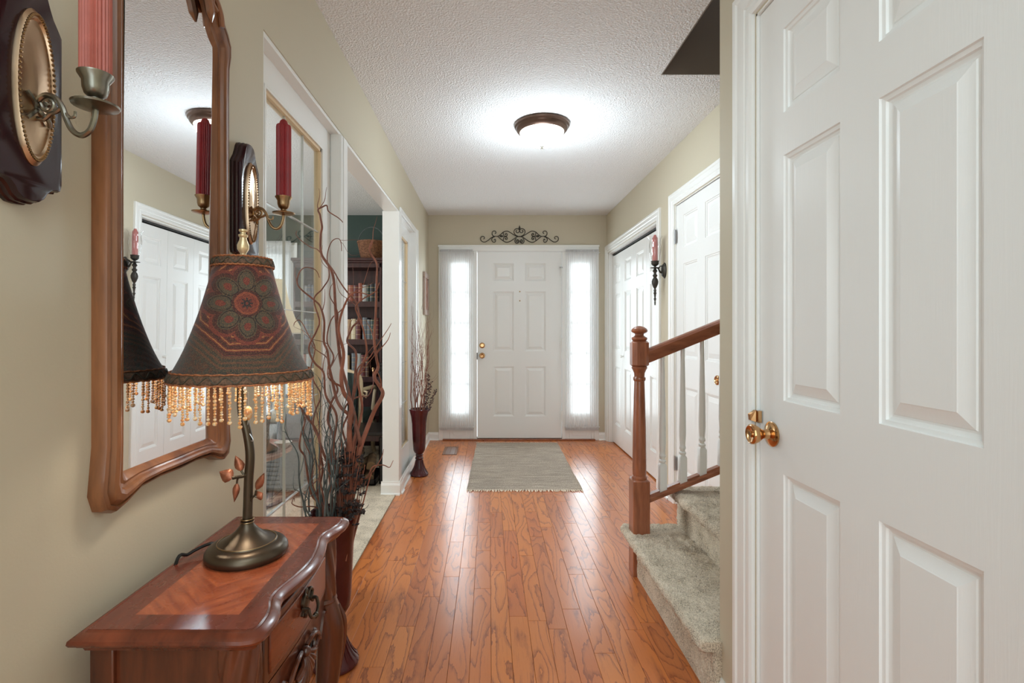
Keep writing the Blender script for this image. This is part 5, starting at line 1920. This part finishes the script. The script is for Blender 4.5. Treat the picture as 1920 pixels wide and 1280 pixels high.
t = thing('willow_arrangement', 'thin red willow twigs and dark berry sprig in the vase by the far post', 'branches', (V2X, V2Y, 0.36))
for k in range(22):
    a = rw_.uniform(0, 2 * PI)
    d = Vector((0.15 * math.cos(a), 0.15 * math.sin(a), 1.0))
    pts = wander((0.02 * math.cos(a), 0.02 * math.sin(a), 0.02), d, rw_.randint(40, 62), 0.0170, 0.17, rw_, 0.09)
    branch(t, pts, 0.0034, 0.0008, M['twig_red'], 3, rw_, 18, xmin=-0.075)
mb = MB()
mb2 = MB()
for (dx, dy, hh) in ((0.10, -0.02, 0.40), (0.075, 0.02, 0.46), (0.13, 0.0, 0.33)):
    st_ = catmull([(0.02, 0, 0.1), (dx * 0.6, dy, hh * 0.55), (dx, dy, hh)], 12)
    mb.tube(st_, 0.002, 5)
    for p in st_[9:]:
        for q in range(5):
            c = p + Vector((rw_.uniform(-0.014, 0.014), rw_.uniform(-0.014, 0.014), rw_.uniform(-0.01, 0.01)))
            mb2.ball(c, rw_.uniform(0.003, 0.0055), 6, 4)
mb.build('berry_stem', M['twig_red'], t)
mb2.build('berries', M['berry'], t)['kind'] = 'stuff'

# ================================================================== side room
# ---- bookcase
BX0, BX1, BY0, BH = -2.00, -1.10, 5.17, 1.925
t = thing('bookcase', 'tall dark mahogany bookcase against the green wall of the side room', 'bookcase', ((BX0 + BX1) / 2, (BY0 + YF) / 2, 0))
hwb = (BX1 - BX0) / 2
hd = (YF - 0.01 - BY0) / 2
for s in (-1, 1):
    MB().box(s * hwb - (0.02 if s > 0 else 0), s * hwb + (0.02 if s < 0 else 0), -hd, hd, 0, BH - 0.04).build('side_panel', M['bookcase'], t, bevel=0.002)
mb = MB()
mb.box(-hwb - 0.02, hwb + 0.02, -hd - 0.02, hd, BH - 0.03, BH)
mb.box(-hwb - 0.01, hwb + 0.01, -hd - 0.01, hd, BH - 0.05, BH - 0.03)
mb.box(-hwb, hwb, -hd, hd, BH - 0.10, BH - 0.05)
mb.build('crown', M['bookcase'], t, bevel=0.004)
MB().box(-hwb + 0.01, hwb - 0.01, hd - 0.012, hd, 0.05, BH - 0.05).build('back_panel', M['bookcase'], t, smooth=False)
SH = [0.30, 0.70, 1.082, 1.468]
for z in SH:
    MB().box(-hwb + 0.018, hwb - 0.018, -hd + 0.004, hd - 0.012, z - 0.022, z).build('shelf', M['bookcase'], t, bevel=0.002)
    MB().box(-hwb + 0.018, hwb - 0.018, -hd, -hd + 0.012, z - 0.045, z + 0.012).build('shelf_lip', M['bookcase'], t, bevel=0.002)
MB().box(-hwb, hwb, -hd, hd, 0, 0.06).build('plinth', M['bookcase'], t, bevel=0.003)

cols = {'maroon': (88, 32, 32), 'tan': (160, 128, 98), 'dark green': (36, 54, 46), 'black': (30, 28, 30), 'navy blue': (36, 44, 66), 'cream': (206, 192, 164), 'dark brown': (76, 48, 38), 'slate grey': (94, 98, 104), 'silver grey': (160, 160, 158), 'rust': (136, 70, 52)}
bm_ = {}
for k, c in cols.items():
    g = G(k.replace(' ', '_') + '_book_cloth')
    co = g.coord()
    z_ = g.sep(co)[2]
    bands = g.M('MULTIPLY', g.M('GREATER_THAN', g.M('SINE', g.M('MULTIPLY', z_, 130.0)), 0.93), 0.5)
    g.set(Base_Color=g.mix(bands, rgb(*c), rgb(188, 160, 110)), Roughness=0.45)
    bm_[k] = g.m
M['pages'] = plain('book_page_edges', rgb(214, 202, 176), 0.9)
ordn = ['first', 'second', 'third', 'fourth', 'fifth', 'sixth', 'seventh', 'eighth', 'ninth', 'tenth', 'eleventh', 'twelfth', 'thirteenth', 'fourteenth', 'fifteenth', 'sixteenth', 'seventeenth', 'eighteenth', 'nineteenth', 'twentieth']
rk = random.Random(17)
palettes = {3: ['black', 'black', 'dark green', 'silver grey', 'rust', 'maroon', 'rust', 'tan', 'navy blue', 'black'],
            2: ['maroon', 'dark green', 'slate grey', 'slate grey', 'maroon', 'cream', 'tan', 'dark green', 'black', 'dark green'],
            1: ['dark brown', 'maroon', 'silver grey', 'slate grey', 'tan', 'silver grey', 'navy blue', 'maroon']}
names = {3: 'top book row', 2: 'second book row', 1: 'third book row'}
bproto = {}
for row in (3, 2, 1):
    z = SH[row]
    x = BX1 - 0.035 - (0.0 if row != 1 else 0.10)
    i = 0
    while x > BX0 + 0.07 and i < 18:
        w = rk.uniform(0.034, 0.052)
        pal = palettes[row]
        cn = pal[i] if i < len(pal) else rk.choice(list(cols))
        hgt = {3: 0.19, 2: 0.225, 1: 0.24}[row] + rk.uniform(-0.015, 0.012)
        dp = rk.uniform(0.15, 0.19)
        o_ = thing('book', '%s book, %s from the right in the %s of the bookcase' % (cn, ordn[i], names[row]), 'book', (x - w / 2, BY0 + 0.035 + dp / 2, z), 0, 'books on the bookcase')
        mb = MB()
        hw2, hd2 = w / 2 - 0.0008, dp / 2
        mb.box(-hw2, -hw2 + 0.003, -hd2 + 0.004, hd2, 0.0005, hgt)
        mb.box(hw2 - 0.003, hw2, -hd2 + 0.004, hd2, 0.0005, hgt)
        V = []
        for k in range(7):
            a = PI * k / 6
            V.append((-hw2 * math.cos(a), -hd2 + 0.006 - 0.008 * math.sin(a)))
        mb.prism([(p_[0], p_[1], 0.0005) for p_ in V], (0, 0, hgt - 0.0005))
        mb.build('cover', bm_[cn], o_, smooth=False)
        MB().box(-hw2 + 0.003, hw2 - 0.003, -hd2 + 0.006, hd2 - 0.005, 0.004, hgt - 0.005).build('pages', M['pages'], o_, smooth=False)
        x -= w
        i += 1
        if rk.random() < 0.08:
            x -= 0.02

# basket on top
t = thing('wicker_basket', 'round wicker basket with hoop handle on top of the bookcase', 'basket', (-1.235, 5.33, BH))
nseg, nr = 72, 22
V = []
for j in range(nr + 1):
    s = j / nr
    r_ = 0.105 + 0.040 * s
    for k in range(nseg):
        a = 2 * PI * k / nseg
        r2 = r_ + 0.0055 * math.sin(a * 18) * (1 if j % 2 else -1)
        V.append((r2 * math.cos(a), r2 * math.sin(a), 0.18 * s))
for j in range(nr, -1, -1):
    s = j / nr
    r_ = 0.095 + 0.040 * s
    for k in range(nseg):
        a = 2 * PI * k / nseg
        V.append((r_ * math.cos(a), r_ * math.sin(a), 0.006 + 0.174 * s))
R2 = 2 * (nr + 1)
Fs = [(j * nseg + k, j * nseg + (k + 1) % nseg, (j + 1) * nseg + (k + 1) % nseg, (j + 1) * nseg + k) for j in range(R2 - 1) for k in range(nseg)]
Fs += [tuple(range(nseg)), tuple(range((R2 - 1) * nseg, R2 * nseg))]
MB().add(V, Fs).build('woven_body', M['wicker'], t, angle=30)
mb = MB()
for k in range(3):
    mb.tube([((0.146) * math.cos(a), 0.146 * math.sin(a), 0.182 + 0.004 * math.sin(a * 20 + k * 2.1)) for a in [2 * PI * q / 120 for q in range(120)]], 0.0055, 6, closed=True)
mb.build('braided_rim', M['wicker'], t)
MB().tube([(0.140 * math.cos(a), 0.0, 0.17 + 0.175 * math.sin(a)) for a in [PI * q / 30 for q in range(31)]], 0.005, 6).build('handle', M['twig_grey'], t)

# brass candlestick
t = thing('candlestick', 'small brass candlestick on the third shelf at the bookcase front', 'candlestick', (-1.195, BY0 + 0.06, SH[1]))
MB().lathe([(0, 0), (0.034, 0), (0.032, 0.006), (0.012, 0.014), (0.008, 0.03), (0.014, 0.045), (0.008, 0.055), (0.012, 0.075), (0.009, 0.085), (0.017, 0.092), (0.015, 0.10), (0, 0.10)], (0, 0, 0), 'z', 20).build('body', M['brass'], t, angle=50)

# iron scroll on the green wall above the bookcase left end
t = thing('iron_scroll', 'iron scroll ornament on the green wall above the bookcase', 'wall decoration', (-1.86, YF, 2.12))
for s in (-1, 1):
    MB().tube(catmull([(0, -0.01, -0.06), (s * 0.06, -0.01, -0.03), (s * 0.11, -0.01, 0.02), (s * 0.09, -0.01, 0.07), (s * 0.045, -0.01, 0.06), (s * 0.05, -0.01, 0.02), (s * 0.075, -0.01, 0.03)], 8), 0.005, 6).build('scroll', M['iron'], t)
MB().tube([(0, -0.01, -0.07), (0, -0.01, 0.10)], 0.005, 6).build('stem', M['iron'], t)
MB().tube([(0, -0.01, -0.06), (0, 0.0, -0.06)], 0.004, 6).build('hanger', M['iron'], t)

# ---- green armchair
t = thing('armchair', 'dark green armchair with pale carved wooden crest in front of the bookcase', 'chair', (-1.40, 4.62, 0), 0.0)
aw = 0.27


def backfn(u, v):
    s = (u - 0.5) * 2
    z = 0.40 + (0.40 + 0.035 * math.cos(s * PI / 2)) * v
    return (s * (aw - 0.01) * (1 - 0.10 * (1 - v)), -0.20 + 0.05 * (1 - v) * 0 - 0.035 * math.cos(s * PI / 2) * math.sin(PI * min(1, v + .1)) - 0.010 * abs(math.cos(s * PI * 3.5 + v * 2.5)), z)


mb = MB().grid(60, 20, backfn)
mb.grid(20, 8, lambda u, v: ((u - 0.5) * 2 * (aw - 0.012) * (1 - 0.10 * (1 - v)), -0.150, 0.40 + (0.40 + 0.035 * math.cos((u - .5) * PI)) * v))
mb.box(-aw + 0.03, aw - 0.03, -0.20, -0.15, 0.40, 0.79)
mb.build('backrest', M['greenfab'], t, angle=80)
mb = MB()
mb.tube(catmull([(-aw, -0.18, 0.36), (-aw - 0.005, -0.18, 0.60), (-aw + 0.005, -0.18, 0.77), (-aw * 0.62, -0.18, 0.825), (0, -0.18, 0.86), (aw * 0.62, -0.18, 0.825), (aw - 0.005, -0.18, 0.77), (aw + 0.005, -0.18, 0.60), (aw, -0.18, 0.36)], 8), 0.016, 8, flat=1.3)
mb.ball((0, -0.18, 0.865), 0.05, 12, 6, (1.6, 0.4, 0.45))
mb.build('crest_rail', M['cream_wood'], t, angle=60)
MB().box(-aw - 0.02, aw + 0.02, -0.18, 0.36, 0.30, 0.44).build('seat', M['greenfab'], t, bevel=0.04, bseg=4)
MB().box(-aw - 0.025, aw + 0.025, -0.19, 0.37, 0.26, 0.31).build('seat_rail', M['cream_wood'], t, bevel=0.008)
for s in (-1, 1):
    mb = MB().tube(catmull([(s * aw, -0.17, 0.66), (s * (aw + 0.03), 0.0, 0.66), (s * (aw + 0.03), 0.20, 0.65), (s * (aw + 0.035), 0.27, 0.62), (s * (aw + 0.03), 0.25, 0.585), (s * (aw + 0.02), 0.22, 0.45), (s * aw, 0.24, 0.30)], 6), 0.017, 8)
    mb.tube([(s * (aw + 0.02), -0.16, 0.62), (s * (aw + 0.055), -0.20, 0.60), (s * (aw + 0.06), -0.18, 0.645), (s * (aw + 0.03), -0.17, 0.65)], 0.010, 6)
    mb.build('arm', M['cream_wood'], t)
    for y in (-0.17, 0.33):
        MB().tube(catmull([(s * (aw - 0.01), y, 0.28), (s * (aw + 0.012), y, 0.20), (s * (aw - 0.005), y, 0.08), (s * (aw + 0.012), y, 0.0)], 5), 0.02, 8).build('leg', M['cream_wood'], t)

# ---- black chest and firewood rack
t = thing('chest', 'tall black lacquered chest in the dark corner behind the armchair', 'chest', (-0.915, 4.97, 0))
MB().box(-0.13, 0.13, -0.17, 0.17, 0.04, 0.845).build('body', M['black'], t, bevel=0.004)
MB().box(-0.14, 0.14, -0.18, 0.18, 0.845, 0.872).build('top', M['black'], t, bevel=0.005)
for z in (0.10, 0.34, 0.58):
    d_ = MB().box(-0.115, 0.115, -0.182, -0.168, z, z + 0.215).build('drawer', M['black'], t, bevel=0.004)
    MB().lathe([(0, 0), (0.006, 0), (0.006, 0.008), (0.012, 0.016), (0, 0.02)], (0, -0.182, z + 0.11), '-y', 12).build('knob', M['oldbrass'], d_)
for sx in (-1, 1):
    for sy in (-1, 1):
        MB().box(sx * 0.11 - 0.02, sx * 0.11 + 0.02, sy * 0.15 - 0.02, sy * 0.15 + 0.02, 0, 0.05).build('foot', M['black'], t, smooth=False)
t = thing('side_table', 'low black slatted table standing over the firewood', 'table', (-0.98, 4.10, 0))
MB().box(-0.22, 0.17, -0.22, 0.22, 0.375, 0.40).build('tabletop', M['black'], t, bevel=0.004)
MB().box(-0.20, 0.15, -0.20, 0.20, 0.33, 0.375).build('apron', M['bookcase'], t, smooth=False)
for sx in (-0.20, 0.15):
    for sy in (-0.2, 0.2):
        MB().tube([(sx, sy, 0), (sx, sy, 0.36)], 0.016, 8).build('leg', M['black'], t)
t = thing('firewood_tray', 'black tray on the carpet holding the firewood', 'tray', (-0.985, 4.02, 0))
mb = MB()
mb.box(-0.165, 0.125, -0.19, 0.15, 0.012, 0.022)
for (a, b, c, d) in ((-0.165, 0.125, -0.19, -0.18), (-0.165, 0.125, 0.14, 0.15), (-0.165, -0.155, -0.19, 0.15), (0.115, 0.125, -0.19, 0.15)):
    mb.box(a, b, c, d, 0.012, 0.055)
mb.build('tray', M['black'], t, bevel=0.002)
rl_ = random.Random(4)
spots = [(-0.115, 0.060, 'lowest at left'), (-0.04, 0.058, 'lowest in the middle'), (0.04, 0.060, 'lowest at right'), (-0.08, 0.135, 'second layer, left'), (0.0, 0.140, 'second layer, right'), (0.055, 0.152, 'leaning at right'), (-0.04, 0.215, 'topmost')]
for (dx, z, w) in spots:
    o_ = thing('firewood_log', 'split firewood log in the black tray, %s of its pile' % w, 'log', (-0.985 + dx, 4.0, z), rl_.uniform(-0.25, 0.25), 'split firewood logs')
    pr = [(-0.036, -0.02), (0.0, -0.034), (0.034, -0.018), (0.036, 0.012), (0.006, 0.034), (-0.03, 0.02)]
    MB().prism([(a * 1.0, -0.15, b) for a, b in pr], (rl_.uniform(-.01, .01), 0.28, rl_.uniform(-0.005, 0.01))).build('split_wood', M['log'], o_, smooth=False, bevel=0.004, bseg=1)
    MB().prism([(a * 1.04, -0.148, b - 0.003) for a, b in pr[:3]] + [(0.0, -0.148, -0.026)], (0, 0.276, 0)).build('bark', M['bark'], o_, smooth=False)

# ---- patterned rug, sofa, cushions
g = G('dark_bordered_rug')
co = g.coord()
xyz = g.sep(co)
ax_ = g.M('ABSOLUTE', xyz[0])
ay_ = g.M('ABSOLUTE', xyz[1])
edge = g.M('MAXIMUM', g.M('SUBTRACT', ax_, 0.85), g.M('SUBTRACT', ay_, 1.15))
pat = g.noise(co, 22, 3)
c_in = g.ramp(pat, [(0.4, rgb(58, 52, 52)), (0.6, rgb(92, 84, 80))])
c_bd = g.ramp(pat, [(0.4, rgb(96, 66, 54)), (0.6, rgb(150, 132, 112))])
g.set(Base_Color=g.mix(g.M('GREATER_THAN', edge, -0.13), c_in, g.mix(g.M('GREATER_THAN', edge, -0.04), c_bd, rgb(52, 46, 46))), Roughness=0.95)
g.bump(g.noise(co, 300, 2), 0.5, 0.004)
t = thing('area_rug', 'dark patterned area rug under the sofa in the side room', 'rug', (-2.35, 3.30, 0.011), -0.30)
MB().box(-0.85, 0.85, -1.15, 1.15, 0, 0.008).build('pile', g.m, t, bevel=0.003)

t = thing('sofa', 'grey ribbed sofa with low back under the side room window', 'sofa', (-2.21, 3.95, 0.0))
MB().box(-0.95, 0.95, -0.40, 0.42, 0.06, 0.36).build('base', M['sofa'], t, bevel=0.02)
mb = MB()
for k in range(9):
    mb.box(-0.93, 0.93, -0.408, -0.398, 0.075 + k * 0.031, 0.075 + k * 0.031 + 0.022)
mb.build('ribbed_skirt', M['sofa'], t, bevel=0.004)
for x0_, x1_ in ((-0.70, 0.0), (0.0, 0.70)):
    MB().box(x0_ + 0.004, x1_ - 0.004, -0.39, 0.20, 0.345, 0.445).build('seat_cushion', M['seatcloth'], t, bevel=0.035, bseg=4)
MB().box(-0.95, 0.95, 0.22, 0.42, 0.30, 0.64).build('backrest', M['sofa'], t, bevel=0.05, bseg=4)
for s in (-1, 1):
    MB().box(min(s * 0.71, s * 0.95), max(s * 0.71, s * 0.95), -0.41, 0.42, 0.06, 0.585).build('arm', M['sofa'], t, bevel=0.05, bseg=4)
for sx in (-0.85, 0.85):
    for sy in (-0.33, 0.35):
        MB().lathe([(0.02, 0.0), (0.03, 0.07)], (sx, sy, 0.0), 'z', 12).build('foot', M['black'], t)


def pillow(label, loc, rz, s, tilt):
    def fn(sgn):
        def f(u, v):
            a, b = (u - 0.5) * 2, (v - 0.5) * 2
            th = max(0.0, (1 - abs(a) ** 3) * (1 - abs(b) ** 3)) ** 0.55
            return (a * s * (1 - 0.06 * (1 - b * b)), sgn * 0.060 * th, b * s * 0.75 * (1 - 0.06 * (1 - a * a)) + s * 0.75)
        return f
    t = MB().grid(22, 18, fn(1)).grid(22, 18, fn(-1)).build('throw_pillow', M['cushion'], None, angle=60)
    tag(t, label, 'pillow')
    t.location = loc
    t.rotation_euler = (tilt, 0, rz)


pillow('cream pillow leaning in the right corner of the sofa', (-1.70, 4.02, 0.445), 0.25, 0.135, -0.25)
pillow('cream pillow standing left of the other on the sofa', (-1.97, 4.05, 0.445), 0.05, 0.125, -0.25)

# ---- pie-crust table with lamp and dish
t = thing('pedestal_table', 'small scalloped tilt-top pedestal table behind the glass screen', 'table', (-1.10, 2.16, 0))
n_ = 96
out = []
for k in range(n_):
    a = 2 * PI * k / n_
    r_ = 0.235 + 0.016 * abs(math.sin(4 * a)) ** 0.6 - 0.008
    out.append((r_ * math.cos(a), r_ * math.sin(a)))
V = []
rws = [(0.6, 0.652), (0.97, 0.652), (1.0, 0.656), (1.0, 0.668), (0.975, 0.672), (0.955, 0.666), (0.93, 0.663)]
for (s, z) in rws:
    V += [(a * s, b * s, z) for a, b in out]
Fs = [(j * n_ + k, j * n_ + (k + 1) % n_, (j + 1) * n_ + (k + 1) % n_, (j + 1) * n_ + k) for j in range(len(rws) - 1) for k in range(n_)]
Fs += [tuple(range(n_)), tuple(range((len(rws) - 1) * n_, len(rws) * n_))]
MB().add(V, Fs).build('scalloped_top', M['tabletop'], t, angle=30)
MB().lathe([(0.03, 0.16), (0.045, 0.20), (0.035, 0.26), (0.020, 0.32), (0.016, 0.50), (0.028, 0.56), (0.020, 0.60), (0.06, 0.652)], (0, 0, 0), 'z', 20).build('pedestal', M['mahogz'], t)
for k in range(3):
    a = 2 * PI * k / 3 - 0.5
    MB().tube(catmull([(0.02 * math.cos(a), 0.02 * math.sin(a), 0.20), (0.10 * math.cos(a), 0.10 * math.sin(a), 0.22), (0.17 * math.cos(a), 0.17 * math.sin(a), 0.12), (0.22 * math.cos(a), 0.22 * math.sin(a), 0.03), (0.26 * math.cos(a), 0.26 * math.sin(a), 0.022)], 5), [0.022] * 8 + [0.017] * 6 + [0.014] * 7, 8).build('leg', M['mahogz'], t)
t = thing('table_lamp', 'dark-based lamp with ivory bell shade on the pedestal table', 'table lamp', (-0.965, 2.17, 0.664))
MB().lathe([(0, 0), (0.055, 0), (0.058, 0.010), (0.040, 0.022), (0.024, 0.035), (0.022, 0.10), (0.032, 0.16), (0.036, 0.20), (0.028, 0.26), (0.014, 0.31), (0.006, 0.33), (0.006, 0.60), (0, 0.60)], (0, 0, 0), 'z', 24).build('base', M['bronze'], t, angle=50)
prof = [(0.165, 0.505), (0.150, 0.53), (0.125, 0.575), (0.105, 0.63), (0.092, 0.69), (0.085, 0.735)]
MB().lathe(prof + [(r_ - 0.002, z) for r_, z in prof[::-1]] + [prof[0]], (0, 0, 0), 'z', 40, cap=False).build('shade', M['lampshade'], t, angle=60)
MB().tube([(0.166 * math.cos(2 * PI * k / 48), 0.166 * math.sin(2 * PI * k / 48), 0.505) for k in range(48)], 0.003, 6, closed=True).build('shade_trim', M['porcelain'], t)
MB().lathe([(0, 0.60), (0.006, 0.60), (0.008, 0.75), (0.004, 0.77), (0, 0.78)], (0, 0, 0), 'z', 10).build('finial', M['brass'], t)
t = MB().lathe([(0, 0.0), (0.022, 0.0), (0.024, 0.004), (0.036, 0.022), (0.038, 0.024), (0.034, 0.023), (0.02, 0.007), (0, 0.006)], (0, 0, 0), 'z', 24).build('dish', M['porcelain'], None)
tag(t, 'small white porcelain dish beside the lamp on the pedestal table', 'dish')
t.location = (-0.915, 2.25, 0.6635)
